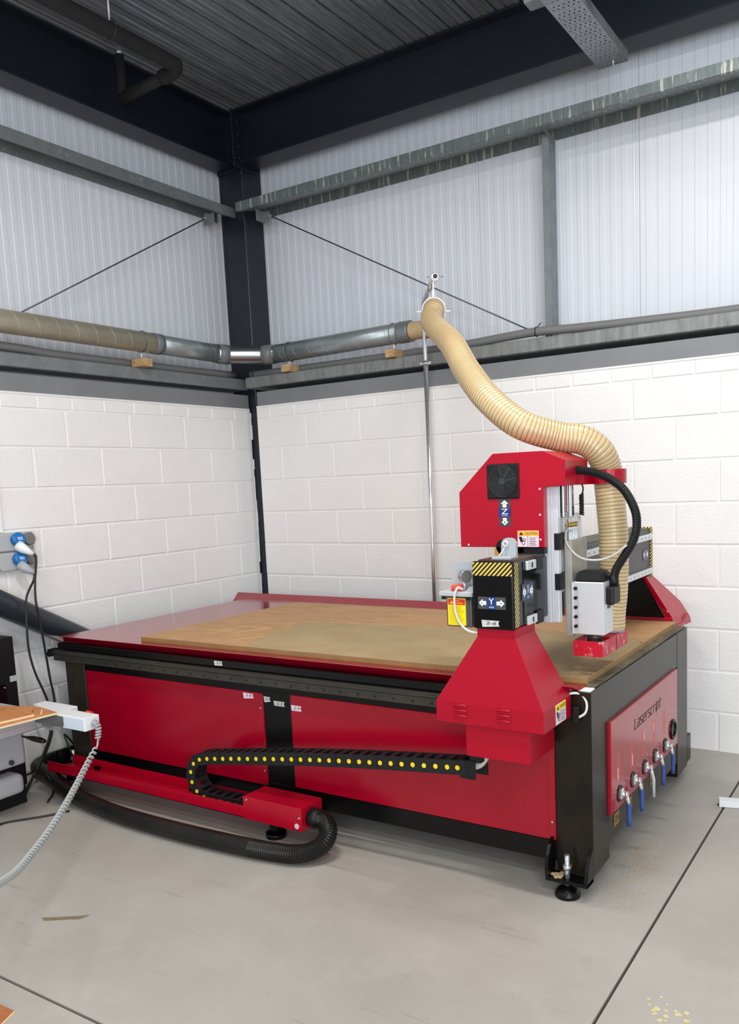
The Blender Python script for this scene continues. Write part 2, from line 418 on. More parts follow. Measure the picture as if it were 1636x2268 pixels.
YC, XC = 0.325, -0.205
def panels(axis, parent, starts):
    first = None
    for s in starts:
        if first is None:
            bm = clad_mesh(axis); bmesh.ops.translate(bm, verts=bm.verts, vec=(s, YC, 0) if axis == 'X' else (XC, s, 0))
            first = obj('cladding_panel', bm, clad_m, parent); s0 = s
        else:
            base = ORG[first.name]; dup(first, base+Vector((s-s0, 0, 0) if axis == 'X' else (0, s-s0, 0)), parent)
panels('X', wall_right, [-0.19+i for i in range(0, 7)])
panels('Y', wall_left, [0.08-0.10-i+0.9 for i in range(0, 6)])
b = B(); box(b, -0.3, 6.2, YC+0.007, YC+0.06, 2.0, 4.3); obj('cladding_back', b, dark_m, wall_right)
b = B(); box(b, XC-0.06, XC-0.007, -5.2, 0.4, 2.0, 4.3); obj('cladding_back', b, dark_m, wall_left)
# grey flashing closing the top of the blockwork
b = B(); sheet(b, [(0.003, 2.078), (0.003, 2.182), (0.30, 2.186)], 0.003, ALX, 0.175, 5.7); obj('flashing', b, flash_m, wall_right)
b = B(); sheet(b, [(-0.003, 2.078), (-0.003, 2.182), (-0.18, 2.186)], -0.003, ALY, -4.4, 0.10); obj('flashing', b, flash_m, wall_left)
b = B(); box(b, 0.165, 5.7, -0.005, 0.07, 2.076, 2.089, 0.003); obj('mortar_cap', b, mortar_m, wall_right)
b = B(); box(b, -0.07, 0.005, -4.4, 0.105, 2.076, 2.089, 0.003); obj('mortar_cap', b, mortar_m, wall_left)

# ceiling: dark profiled deck sheets
b = B(); box(b, -0.5, 7.0, -6.5, 0.6, 4.20, 4.30); ceiling = struct('ceiling', b, dark_m)
bm = B(); prof = []
for i in range(4):
    s = i*0.15; prof += [(s, 4.165), (s+0.004, 4.117), (s+0.045, 4.117), (s+0.050, 4.124), (s+0.058, 4.124), (s+0.063, 4.117), (s+0.088, 4.117), (s+0.093, 4.124), (s+0.101, 4.124), (s+0.106, 4.117), (s+0.136, 4.117), (s+0.140, 4.165)]
prof.append((0.6, 4.165))
lo = [bm.verts.new((s-0.31, -6.3, z)) for s, z in prof]; hi = [bm.verts.new((s-0.31, 0.5, z)) for s, z in prof]
for i in range(len(prof)-1): bm.faces.new((lo[i], lo[i+1], hi[i+1], hi[i]))
d0 = obj('deck_sheet', bm, deck_m, ceiling)
for i in range(1, 12): dup(d0, ORG[d0.name]+Vector((0.6*i, 0, 0)), ceiling)

# ------------------------------------------------------------------ steel frame
def ibeam(y0, y1, z0, z1, tf=0.013, tw=0.009):
    c = (y0+y1)/2
    return [(y0, z0), (y1, z0), (y1, z0+tf), (c+tw/2, z0+tf), (c+tw/2, z1-tf), (y1, z1-tf), (y1, z1), (y0, z1), (y0, z1-tf), (c-tw/2, z1-tf), (c-tw/2, z0+tf), (y0, z0+tf)]
t = thing('steel_column', 'tall dark navy steel column standing in the room corner', 'column', (-0.03, 0.22, 0))
b = B(); box(b, -0.125, 0.058, 0.118, 0.318, 0.0, 4.11, 0.004); obj('shaft', b, navy_m, t)
b = B(); box(b, -0.2, -0.126, 0.16, 0.172, 2.2, 4.11); obj('flange', b, navy_m, t)
t = thing('steel_beam', 'deep navy steel beam along the top of the right wall', 'beam', (3.0, 0.13, 3.752))
b = B(); prism(b, ibeam(0.05, 0.215, 3.752, 4.112), ALX, 0.075, 6.2); obj('girder', b, navy_m, t)
b = B(); box(b, 0.061, 0.075, 0.03, 0.235, 3.735, 4.112, 0.002); obj('end_plate', b, navy_m, t)
for z in (3.80, 3.88, 3.96, 4.04):
    b = B(); hexbolt(b, (0.075, 0.085, z), (1, 0, 0), 0.017, 0.014); obj('bolt', b, navy_m, t)
t = thing('steel_beam', 'deep navy steel beam along the top of the left wall', 'beam', (-0.06, -2.5, 3.752))
b = B(); prism(b, ibeam(-0.145, 0.02, 3.752, 4.112), ALY, -5.2, 0.10); obj('girder', b, navy_m, t)
b = B(); box(b, -0.16, 0.036, 0.101, 0.115, 3.735, 4.112, 0.002); obj('end_plate', b, navy_m, t)
for z in (3.80, 3.88, 3.96, 4.04):
    b = B(); hexbolt(b, (-0.014, 0.101, z), (0, -1, 0), 0.017, 0.014); obj('bolt', b, navy_m, t)

# girts
def girt(name, label, prof, fn, a0, a1, m, t_=0.003):
    b = B(); sheet(b, prof, t_, fn, a0, a1); o = obj(name, b, m); return tag(o, label, 'rail')
zt = [(0.03, 3.494), (0.03, 3.438), (0.036, 3.434), (0.318, 3.512), (0.318, 3.452)]
girt('wall_girt', 'upper galvanised rail with pale drip stains across the right wall', zt, ALX, 0.062, 6.0, galv_drip_m)
girt('wall_girt', 'upper galvanised rail across the left wall', [(-u-0.0+0.01, v) for u, v in [(0.03, 3.489), (0.03, 3.430), (0.036, 3.426), (0.205, 3.49), (0.205, 3.425)]], ALY, -5.0, 0.112, galv_m, -0.003)
zc = [(0.30, 2.222), (0.025, 2.222), (0.018, 2.228), (0.018, 2.292), (0.025, 2.298), (0.30, 2.298)]
girt('wall_girt', 'lower weathered galvanised rail above the right block wall', zc[::-1], ALX, 0.062, 5.8, galv_old_m)
girt('wall_girt', 'lower galvanised rail above the left block wall', [(-(u-0.018)*0.62-0.006, v) for u, v in zc], ALY, -4.6, 0.112, galv_m)
# upright tie between the right girts
t = thing('girt_strut', 'slim grey steel upright between the two right wall rails', 'strut', (2.325, 0.15, 2.30))
b = B(); sheet(b, [(2.303, 0.15), (2.345, 0.15), (2.345, 0.25)], 0.004, ALZ, 2.302, 3.432); obj('angle_bar', b, galv_m, t)
b = B(); box(b, 2.30, 2.36, 0.125, 0.19, 2.300, 2.308); box(b, 2.330, 2.336, 0.125, 0.19, 2.308, 2.37); obj('foot_cleat', b, galv_m, t)
b = B(); prism(b, [(0.06, 3.43), (0.16, 3.43), (0.16, 3.40)], ALX, 2.350, 2.354); obj('top_cleat', b, galv_m, t)
# bracing rods with their cleats at the column
def rod(label, p0, p1, cl):
    t = thing('bracing_rod', label, 'rod', p0)
    b = B(); cyl(b, p0, p1, 0.0043, 8); obj('rod', b, mat('rod_steel', (96, 98, 100), 0.4, 0.7), t)
    b = B(); cl(b); obj('cleat', b, galv_m, t)
def clR(b):
    box(b, 0.20, 0.206, 0.08, 0.17, 3.36, 3.435); prism(b, [(0.206, 3.43), (0.206, 3.37), (0.285, 3.385), (0.26, 3.43)], faceY(0.155), 0, 0.006); cyl(b, (0.27, 0.13, 3.392), (0.27, 0.17, 3.392), 0.014, 10)
def clL(b):
    box(b, -0.15, -0.05, -0.075, -0.069, 3.355, 3.428); prism(b, [(-0.075, 3.42), (-0.075, 3.36), (-0.14, 3.375), (-0.12, 3.42)], faceX(-0.086), 0, 0.006); cyl(b, (-0.10, -0.128, 3.381), (-0.06, -0.128, 3.381), 0.014, 10)
rod('thin steel bracing rod slanting across the right wall cladding', (0.277, 0.15, 3.390), (2.27, 0.15, 2.335), clR)
rod('thin steel bracing rod slanting across the left wall cladding', (-0.08, -0.123, 3.380), (-0.08, -1.70, 2.48), clL)
# grey conduits lying along the lower girts
b = B(); tube(b, catmull([(0.02, 0.125, 2.330), (0.30, 0.13, 2.330), (0.8, 0.13, 2.328), (1.3, 0.12, 2.327), (1.75, 0.10, 2.328), (2.05, 0.09, 2.338), (2.27, 0.095, 2.346), (2.5, 0.11, 2.338), (2.95, 0.13, 2.328), (3.5, 0.16, 2.326), (5.6, 0.16, 2.326)], 5), 0.0255, 12)
tag(obj('conduit_pipe', b, cgrey_m), 'grey round conduit lying on the lower right wall rail', 'pipe')
b = B(); tube(b, catmull([(-0.07, -4.5, 2.34), (-0.07, -1.9, 2.338), (-0.075, -1.5, 2.328), (-0.078, -1.2, 2.327), (-0.078, -0.5, 2.327), (-0.06, 0.03, 2.328)], 5), 0.0255, 12)
tag(obj('conduit_pipe', b, cgrey_m), 'grey round conduit lying on the lower left wall rail', 'pipe')
for i, (c, ax, lb) in enumerate((((0.06, 0.126, 2.330), (1, 0, 0), 'black cable tie at the corner end of the right conduit'), ((-0.066, 0.0, 2.328), (0.1, 1, 0), 'black cable tie at the corner end of the left conduit'), ((2.27, 0.095, 2.346), (1, 0, 0), 'black cable tie with a loose tail beside the upright strut'))):
    b = B(); torus(b, c, ax, 0.0270, 0.0030, 16, 6)
    if i == 2: tube(b, [(2.272, 0.095, 2.352), (2.285, 0.085, 2.375), (2.305, 0.08, 2.39)], 0.003, 6)
    tag(obj('cable_tie', b, cable_m), lb, 'cable tie')

# ------------------------------------------------------------------ ceiling services
t = thing('insulated_pipe', 'black foam-lagged pipe with a bent end hung under the dark ceiling', 'pipe', (0.61, -1.4, 3.87))
b = B(); tube(b, catmull([(0.60, -5.5, 3.87), (0.60, -3.0, 3.87), (0.60, -1.8, 3.87), (0.60, -1.05, 3.87), (0.585, -0.955, 3.87), (0.53, -0.92, 3.868), (0.44, -0.915, 3.866)], 6), 0.040, 14); obj('run', b, foam_m, t)
b = B(); cyl(b, (0.45, -0.915, 3.865), (0.075, -0.90, 3.855), 0.031, 14); obj('branch', b, foam_m, t)
b = B(); cyl(b, (0.075, -0.90, 3.835), (0.075, -0.90, 4.095), 0.027, 12); obj('riser', b, foam_m, t)
b = B(); cyl(b, (0.075, -0.90, 4.095), (0.075, -0.90, 4.116), 0.014, 10); obj('white_end', b, white_m, t, 'white pipe end')
b = B(); cyl(b, (0.61, -1.41, 3.91), (0.61, -1.41, 4.13), 0.005, 8); obj('hanger_rod', b, alu_m, t)
b = B(); torus(b, (0.60, -1.40, 3.87), (0, 1, 0), 0.042, 0.0022, 18, 6); box(b, 0.60, 0.62, -1.41, -1.385, 3.90, 3.925); obj('hanger_clip', b, mat('dull_clip', (70, 70, 72), 0.5, 0.5), t)

t = thing('cable_tray', 'perforated galvanised cable tray jutting under the right ceiling beam', 'tray', (2.78, -0.7, 3.60))
b = B(); X0, X1, TZ = 2.710, 2.858, 3.60
def band(y0, y1, holes):
    xs = [X0]; solid = []
    for h0, h1 in holes: solid.append((xs[-1], h0)); xs.append(h1)
    solid.append((xs[-1], X1))
    for a, c in solid: box(b, a, c, y0, y1, TZ, TZ+0.0018)
y = -0.035; i = 0
while y > -1.6:
    h = [(X0+0.010+0.024*k+(0.012 if i % 3 == 1 else 0), X0+0.018+0.024*k+(0.012 if i % 3 == 1 else 0)) for k in range(6 if i % 3 != 1 else 5)]
    if i % 3 == 2: h = [(X0+0.008+0.036*k, X0+0.032+0.036*k) for k in range(4)]; L = 0.005
    else: L = 0.013
    if i == 0: band(y-0.02, y, []); y -= 0.02
    band(y-L, y, h); y -= L; band(y-0.013, y, []); y -= 0.013; i += 1
obj('perforated_base', b, mat('tray_galv', (158, 164, 168), 0.4, 0.6, var=0.15, vscale=14), t)
b = B(); box(b, X1, X1+0.002, -1.6, -0.035, TZ, TZ+0.05); obj('side_lip', b, galv_m, t)
b = B(); box(b, X0-0.002, X0, -1.6, -0.035, TZ, TZ+0.05); obj('side_lip', b, galv_m, t)
b = B(); hexbolt(b, (2.80, -0.085, TZ), (0, 0, -1), 0.009, 0.01); cyl(b, (2.80, -0.085, TZ-0.028), (2.80, -0.085, TZ+0.1), 0.004, 8); obj('bolt', b, chrome_m, t)
b = B(); box(b, 2.60, 2.96, -0.74, -0.66, TZ+0.052, TZ+0.075); box(b, 2.60, 2.604, -0.74, -0.66, TZ+0.075, TZ+0.12); obj('hanger_strut', b, galv_m, t)
for x in (2.64, 2.93):
    b = B(); cyl(b, (x, -0.70, TZ+0.06), (x, -0.70, 4.13), 0.005, 8); obj('hanger_rod', b, chrome_m, t)

#MACHINE

# ================================================================== CNC ROUTER
M = thing('cnc_router', 'large red and black flatbed router machine with an overhead gantry in the corner', 'machine', (1.75, -1.12, 0))
XR, YF, YB, XL = 3.253, -1.80, -0.44, 0.30
# end frame plate (right), with opening for the valve panel
b = B()
box(b, 3.113, XR, YF, -1.62, 0.065, 0.752, 0.003); box(b, 3.10, XR, -0.63, YB, 0.05, 0.752, 0.003)
box(b, 3.12, XR-0.001, -1.62, -0.63, 0.594, 0.752); box(b, 3.12, XR-0.003, -1.62, -0.63, 0.125, 0.237)
obj('end_frame', b, endframe_m, M)
b = B(); box(b, XL, XL+0.16, YF, -1.66, 0.05, 0.75, 0.003); box(b, XL, XL+0.16, -0.60, YB, 0.05, 0.75, 0.003); box(b, XL+0.02, XL+0.14, -1.66, -0.60, 0.60, 0.75); obj('left_frame', b, dusty_m, M)
b = B(); box(b, XL+0.16, 3.113, YF+0.001, -1.72, 0.585, 0.735, 0.002); box(b, XL+0.0, 3.113, -1.835, -1.74, 0.705, 0.737, 0.002); obj('front_beam', b, black_m, M)
b = B(); box(b, XL+0.16, 3.113, YF, -1.72, 0.100, 0.180, 0.002); obj('lower_beam', b, black_m, M)
b = B(); box(b, 1.716, 1.873, YF, -1.72, 0.180, 0.612, 0.002); obj('centre_post', b, black_m, M)
b = B(); box(b, XL+0.1, 3.15, -0.55, YB, 0.10, 0.18); box(b, XL+0.1, 3.15, -0.55, YB, 0.60, 0.74); obj('rear_beam', b, black_m, M)
# infill so nothing shines through
b = B(); box(b, XL+0.1, 3.12, -0.47, -0.455, 0.18, 0.60); obj('rear_panel', b, redpanel_m, M)
def side_panel(x0, x1, z0, z1):
    p = B(); box(p, x0, x1, YF-0.003, YF+0.012, z0, z1, 0.002); o = obj('side_panel', p, redpanel_m, M)
    p = B(); box(p, x1-0.026, x1, YF-0.007, YF-0.002, z0+0.002, z1-0.002, 0.001); obj('panel_edge', p, redpanel_m, o)
    for z in (z0+0.07, z1-0.07):
        p = B(); lathe(p, (x1-0.012, YF-0.007, z), (0, -1, 0), [(0, 0.005), (0.003, 0.003)], 10); obj('screw', p, chrome_m, o)
    return o
sp1 = side_panel(0.472, 1.714, 0.162, 0.596); sp2 = side_panel(1.876, 3.113, 0.181, 0.605)
# linear rail and rack on the front beam
b = B(); box(b, 0.27, 3.11, -1.845, YF, 0.642, 0.678, 0.002); box(b, 0.27, 3.11, -1.853, YF, 0.682, 0.690, 0.001); box(b, 0.27, 3.11, -1.848, YF, 0.678, 0.698, 0.001)
rail = obj('guide_rail', b, rail_m, M)
p = B(); cyl(p, (0, -1.846, 0), (0, -1.8455, 0), 0.0058, 10); bh = None
xh = [0.34+0.088*i for i in range(32)]
p.free()
for i, x in enumerate(xh):
    if i == 0:
        p = B(); cyl(p, (x, -1.8465, 0.658), (x, -1.845, 0.658), 0.0058, 10); bh = obj('bolt_hole', p, print_k_m, rail)
    else: dup(bh, Vector((x, -1.84575, 0.658)), rail)
b = B(); box(b, 0.228, 0.28, -1.85, -1.80, 0.675, 0.70); cyl(b, (0.240, -1.852, 0.675), (0.240, -1.80, 0.675), 0.016, 14); obj('rail_stop', b, black_m, M)
# bed, flared pan
b = B(); box(b, 0.30, 3.20, -1.77, -0.42, 0.735, 0.757); obj('bed', b, black_m, M)
b = B()
hexa(b, [(0.245, -1.80, 0.757), (3.215, -1.80, 0.757), (3.215, -0.34, 0.757), (0.245, -0.34, 0.757), (0.245, -1.80, 0.760), (3.215, -1.80, 0.760), (3.215, -0.34, 0.760), (0.245, -0.34, 0.760)])
hexa(b, [(0.29, -1.795, 0.736), (3.16, -1.795, 0.736), (3.16, -1.792, 0.736), (0.29, -1.792, 0.736), (0.235, -1.848, 0.778), (3.215, -1.848, 0.778), (3.215, -1.843, 0.778), (0.235, -1.843, 0.778)])
obj('swarf_pan', b, mat('pan_red', (150, 5, 34), 0.2, coat=0.4), M)
b = B(); hexa(b, [(0.15, -0.36, 0.735), (3.20, -0.36, 0.735), (3.20, -0.357, 0.735), (0.15, -0.357, 0.735), (0.11, -0.255, 0.790), (3.215, -0.255, 0.790), (3.215, -0.250, 0.790), (0.11, -0.250, 0.790)])
obj('rear_lip', b, mat('pan_red', (150, 5, 34), 0.2, coat=0.4), M)
b = B(); box(b, 3.205, 3.246, -1.74, -0.46, 0.752, 0.7595, 0.001)
y = -1.735
while y < -0.50:
    L = random.uniform(0.03, 0.16); box(b, 3.212, 3.236+random.uniform(0, 0.018), y, min(y+L, -0.47), 0.7588, 0.7605+random.uniform(0, 0.003), 0.001); y += L
obj('packing_strip', b, mat('old_ply_edge', (122, 112, 86), 0.8, var=0.5, vscale=22, stretch=(1, 0.4, 1), rgb2=(70, 66, 54)), M)
b = B(); box(b, 3.205, 3.250, -1.795, -1.750, 0.745, 0.757, 0.002); obj('corner_block', b, white_m, M)
# levelling feet
def foot(x, y, z, label=None):
    p = B(); lathe(p, (x, y, 0.0), (0, 0, 1), [(0, 0.046), (0.014, 0.046), (0.028, 0.034), (0.036, 0.018), (0.040, 0.012)], 24); f = obj('levelling_foot', p, black_m, M, label)
    p = B(); cyl(p, (x, y, 0.04), (x, y, 0.155), 0.0095, 12); lathe(p, (x, y, 0.10), (0, 0, 1), [(0, 0.017), (0.017, 0.017)], 6); lathe(p, (x, y, 0.044), (0, 0, 1), [(0, 0.016), (0.012, 0.016)], 6); obj('foot_bolt', p, chrome_m, f)
foot(3.170, -1.842, 0); foot(0.36, -1.845, 0); foot(1.80, -1.76, 0); foot(3.17, -0.40, 0)
foot(0.36, -0.42, 0)
# foot bracket on the front right leg, with curved gusset
b = B(); box(b, 3.095, XR, -1.866, YF, 0.052, 0.066, 0.001)
prism(b, [(YF, 0.052), (-1.866, 0.052), (-1.872, 0.105), (-1.862, 0.145), (-1.838, 0.180), (YF, 0.200)], ALX, 3.095, 3.107)
prism(b, [(YF, 0.052), (-1.866, 0.052), (-1.850, 0.110), (-1.825, 0.155), (YF, 0.175)], ALX, XR-0.014, XR)
obj('foot_bracket', b, black_m, M)
b = B(); box(b, XL, XL+0.012, -1.905, YF, 0.066, 0.16); box(b, XL, XL+0.15, -1.905, YF, 0.066, 0.08); obj('foot_bracket', b, black_m, M)
b = B(); box(b, 3.10, XR, YB, -0.37, 0.066, 0.20, 0.002); obj('foot_bracket', b, black_m, M)
b = B()
for i in range(30):
    x, y = random.gauss(3.135, 0.010), random.gauss(-1.842, 0.007); s = random.uniform(0.003, 0.008); box(b, x-s, x+s, y-s, y+s, 0.066, 0.066+s*1.3, s*0.3)
obj('dust_pile', b, dust_m, M, kind='stuff')
# valve panel on the end
b = B(); box(b, XR-0.02, XR+0.013, -1.630, -0.678, 0.237, 0.597, 0.003); vp = obj('valve_panel', b, mat('red_panel_end', (166, 10, 34), 0.2, coat=0.4, var=0.15, vscale=3), M)
XR += 0.013-0.022
fx = faceX(XR+0.022)
STROKES = {'L': [[(0, 1.35), (0, 0), (0.75, 0)]], 'a': [[(0, 1), (0.75, 1), (0.75, 0), (0, 0), (0, 0.52), (0.75, 0.52)]], 's': [[(0.75, 1), (0, 1), (0, 0.56), (0.75, 0.44), (0.75, 0), (0, 0)]],
 'e': [[(0, 0.5), (0.75, 0.5), (0.75, 1), (0, 1), (0, 0), (0.7, 0)]], 'r': [[(0.1, 0), (0.1, 1), (0.6, 1)]], 'c': [[(0.75, 1), (0, 1), (0, 0), (0.75, 0)]], 'i': [[(0.2, 0), (0.2, 1)], [(0.2, 1.2), (0.2, 1.32)]],
 'p': [[(0, -0.4), (0, 1), (0.75, 1), (0.75, 0), (0, 0)]], 't': [[(0.25, 1.32), (0.25, 0), (0.6, 0)], [(0, 1), (0.6, 1)]]}
def stroke_text(bm, word, fn, u0, u1, v0, h, wd, slant, t):
    adv = {'i': 0.5, 'r': 0.85, 't': 0.7}; tot = sum(adv.get(ch, 1.05) for ch in word); k = (u1-u0)/tot; x = 0
    for ch in word:
        for line in STROKES[ch]:
            P = [Vector((u0+(x+a)*k+slant*c*h, v0+c*h)) for a, c in line]
            for p, q in zip(P, P[1:]):
                d = (q-p).normalized(); n = Vector((-d.y, d.x))*wd/2; p2, q2 = p-d*wd*0.3, q+d*wd*0.3
                prism(bm, [tuple(p2-n), tuple(q2-n), tuple(q2+n), tuple(p2+n)], fn, 0, t)
        x += adv.get(ch, 1.05)
b = B(); stroke_text(b, 'Laserscript', fx, -1.342, -0.962, 0.491, 0.030, 0.0034, 0.25, 0.001); obj('lettering', b, print_k_m, vp)
VY = [-1.534, -1.369, -1.208, -1.054, -0.895]
for i, y in enumerate(VY):
    z = 0.293
    p = B(); torus(p, (XR+0.022, y, z), (1, 0, 0), 0.030, 0.004, 24, 6); cyl(p, (XR+0.018, y, z), (XR+0.0235, y, z), 0.029, 20); obj('valve_hole', p, blackgloss_m, vp)
    p = B(); cyl(p, (XR+0.02, y, z), (XR+0.048, y, z), 0.011, 12); lathe(p, (XR+0.046, y, z), (1, 0, 0), [(0, 0.013), (0.008, 0.013)], 6); box(p, XR+0.020, XR+0.036, y-0.017, y+0.017, z-0.019, z+0.019, 0.004)
    v = obj('valve', p, chrome_m, vp)
    if i == 2: path = [(XR+0.048, y, z), (XR+0.052, y+0.008, z-0.030), (XR+0.056, y+0.012, z-0.050), (XR+0.056, y+0.013, z-0.128)]
    else: path = [(XR+0.048, y, z), (XR+0.052, y+0.006, z-0.024), (XR+0.055, y+0.008, z-0.038), (XR+0.055, y+0.010, z-0.060), (XR+0.055, y+0.010, z-0.128)]
    p = B(); tube(p, path[:3] if i != 2 else path, 0.007, 8); obj('lever', p, alu_m, v)
    if i != 2:
        p = B(); tube(p, catmull(path[2:], 3), lambda k, n: 0.0085, 10); obj('handle_grip', p, blueh_m, v, 'blue plastic lever grip')
    # switch diagram
    for j in range(2):
        zz = 0.352+0.053*j
        yy = y-0.012
        p = B()
        for u0, u1, v0, v1 in ((yy-0.014, yy+0.014, zz, zz+0.0012), (yy-0.014, yy+0.014, zz+0.049, zz+0.0502), (yy-0.0146, yy-0.0134, zz, zz+0.05), (yy+0.0134, yy+0.0146, zz, zz+0.05), (yy-0.0006, yy+0.0006, zz, zz+0.05)):
            prism(p, [(u0, v0), (u1, v0), (u1, v1), (u0, v1)], fx, 0, 0.0008)
        obj('switch_diagram', p, mat('pale_red_print', (226, 120, 110), 0.5), vp)
    if i < 4:
        a = ((0, 0), (1, 0), (1, 1), (0, 1))[i]; zz = 0.352+0.053*a[1]; y0 = y-0.012+(0.0015 if a[0] else -0.0125)
        plate('switch_mark', fx, y0, y0+0.011, zz+0.003, zz+0.047, mat('salmon_print', (246, 170, 160), 0.5), vp, 0.0012)
for i, y in enumerate(VY[:4]):
    o = plate('on_label', faceX(XR+0.007), y-0.026, y+0.030, 0.166, 0.216, tan_m, M, 0.0015)
    text('on_lettering', 'ON', faceX(XR+0.0085), y-0.018, y+0.022, 0.176, 0.206, print_k_m, o, 0.0008)
b = B(); torus(b, (XR+0.022, -0.764, 0.330), (1, 0, 0), 0.040, 0.009, 28, 8); cyl(b, (XR+0.015, -0.764, 0.330), (XR+0.0235, -0.764, 0.330), 0.036, 24); obj('cable_grommet', b, blackgloss_m, vp)
XR = 3.253
# tape labels with handwritten numbers
fy = faceY(YF-0.003)
def tape(s, u, v, w, h, fn, par, m=tape_m):
    sk = random.uniform(-0.006, 0.006)
    o = poly('tape_label', fn, [(u, v+sk), (u+w, v), (u+w-0.004, v+h*0.5), (u+w, v+h+sk*0.3), (u-0.003, v+h)], m, par, 0, 0.0008)
    text('handwriting', s, fn, u+w*0.22, u+w*0.8, v+h*0.25, v+h*0.78, print_k_m, o, 0.0014, slant=0.004)
tape('2-8', 1.600, 0.566, 0.060, 0.022, fy, sp1, pink_m)
tape('2-1', 1.722, 0.560, 0.036, 0.022, faceY(YF), M)
tape('2-2', 1.780, 0.545, 0.060, 0.022, faceY(YF), M)
tape('2-9', 1.882, 0.535, 0.055, 0.024, fy, sp2, pink_m)
tape('2-7', 1.462, 0.712, 0.050, 0.020, faceY(-1.835), M)

# ---- gantry: two tapering red supports
def support_front():
    p = B()
    # skirt, taper, neck
    k0 = [(2.775, -2.06), (3.185, -2.06), (3.185, -1.815), (2.775, -1.815)]
    k1 = [(2.775, -2.06), (3.185, -2.06), (3.185, -1.815), (2.775, -1.815)]
    k2 = [(2.928, -2.02), (3.072, -2.02), (3.072, -1.855), (2.928, -1.855)]
    L = [[(x, y, 0.664) for x, y in k0], [(x, y, 0.738) for x, y in k1], [(x, y, 0.972) for x, y in k2], [(x, y, 1.004) for x, y in k2]]
    V = [[p.verts.new(q) for q in r] for r in L]
    for a, c in zip(V, V[1:]):
        for i in range(4): p.faces.new((a[i], a[(i+1) % 4], c[(i+1) % 4], c[i]))
    p.faces.new(V[0][::-1]); p.faces.new(V[-1])
    bmesh.ops.bevel(p, geom=list(p.edges), offset=0.0018, segments=1, affect='EDGES')
    o = obj('gantry_support', p, red_tex_m, M)
    p = B(); box(p, 2.880, 3.125, -2.040, -1.83, 0.545, 0.666, 0.0018); obj('motor_cover', p, red_tex_m, o)
    for x in (2.843, 3.010):
        for k in range(3):
            z = 0.694+0.019*k
            p = B(); tube(p, [(x, -2.058, z), (x+0.006, -2.0625, z), (x+0.052, -2.0625, z), (x+0.060, -2.058, z)], lambda i, n: 0.005 if 0 < i < n-1 else 0.002, 8); obj('vent_louvre', p, red_tex_m, o)
    return o
sf = support_front()
def wsticker(o, f, u0, u1, v0, v1, word, hm):
    hh = v0+(v1-v0)*0.68; w = u1-u0
    plate('warning_band', f, u0+0.001, u1-0.001, hh, v1-0.001, hm, o, 0.0018)
    p = B(); prism(p, [(u0+w*0.08, hh+0.003), (u0+w*0.28, hh+0.003), (u0+w*0.18, v1-0.004)], f, 0, 0.0024); text_bm(p, word, f, u0+w*0.36, u1-w*0.06, hh+0.004, v1-0.005, 0.0024)
    obj('warning_print', p, print_k_m, o)
    p = B(); u = u0+w*0.52
    prism(p, [(u0+w*0.48, v0+0.002), (u0+w*0.495, v0+0.002), (u0+w*0.495, hh-0.001), (u0+w*0.48, hh-0.001)], f, 0, 0.0018)
    for k in range(5):
        vv = v0+(hh-v0)*(0.14+0.16*k); prism(p, [(u0+w*0.56, vv), (u0+w*(0.9-0.06*(k % 2)), vv), (u0+w*(0.9-0.06*(k % 2)), vv+0.0018), (u0+w*0.56, vv+0.0018)], f, 0, 0.0018)
    c = Vector(f(u0+w*0.28, v0+(hh-v0)*0.36, 0.0018)); ax = Vector(f(0, 0, 1))-Vector(f(0, 0, 0))
    torus(p, c, ax, w*0.075, 0.0009, 14, 5); torus(p, Vector(f(u0+w*0.33, v0+(hh-v0)*0.66, 0.0018)), ax, w*0.055, 0.0009, 12, 5)
    prism(p, [(u0+w*0.06, v0+(hh-v0)*0.92), (u0+w*0.2, v0+(hh-v0)*0.92), (u0+w*0.26, v0+(hh-v0)*0.5), (u0+w*0.14, v0+(hh-v0)*0.42)], f, 0, 0.0018)
    obj('hazard_symbol', p, print_k_m, o)
b = B(); tube(b, catmull([(3.13, -1.86, 0.735), (3.20, -1.80, 0.745), (3.235, -1.80, 0.72), (3.236, -1.81, 0.68), (3.20, -1.815, 0.655)], 5), 0.0045, 8); obj('white_hose', b, mat('milky_hose', (214, 214, 206), 0.3), M)
b = B(); box(b, 3.19, 3.215, -1.82, -1.79, 0.64, 0.70, 0.003); obj('limit_switch', b, blackflat_m, M)
# rear support
p = B(); L = [[(2.775, -0.46, 0.745), (3.20, -0.46, 0.745), (3.215, -0.20, 0.735), (2.775, -0.20, 0.735)], [(2.775, -0.455, 0.80), (3.183, -0.455, 0.80), (3.206, -0.19, 0.765), (2.775, -0.19, 0.775)], [(2.80, -0.47, 0.86), (3.150, -0.47, 0.86), (3.160, -0.207, 0.846), (2.80, -0.21, 0.846)], [(2.928, -0.51, 1.002), (3.074, -0.51, 1.002), (3.073, -0.414, 1.004), (2.928, -0.414, 1.004)]]
V = [[p.verts.new(q) for q in r] for r in L]
for a, c in zip(V, V[1:]):
    for i in range(4): p.faces.new((a[i], a[(i+1) % 4], c[(i+1) % 4], c[i]))
p.faces.new(V[0][::-1]); p.faces.new(V[-1])
rs = obj('gantry_support', p, red_m, M)
b = B(); prism(b, [(2.80, 0.805), (3.168, 0.805), (3.06, 1.0), (2.935, 1.0)], faceY(-0.512), 0, 0.004); obj('inner_plate', b, blackgloss_m, rs)
for y, z in ((-0.478, 0.83), (-0.487, 0.93)):
    x = 3.074+(1.002-z)*0.54
    b = B(); lathe(b, (x, y, z), (1, 0, 0.5), [(0, 0.004), (0.003, 0.003)], 8); obj('screw', b, chrome_m, rs)
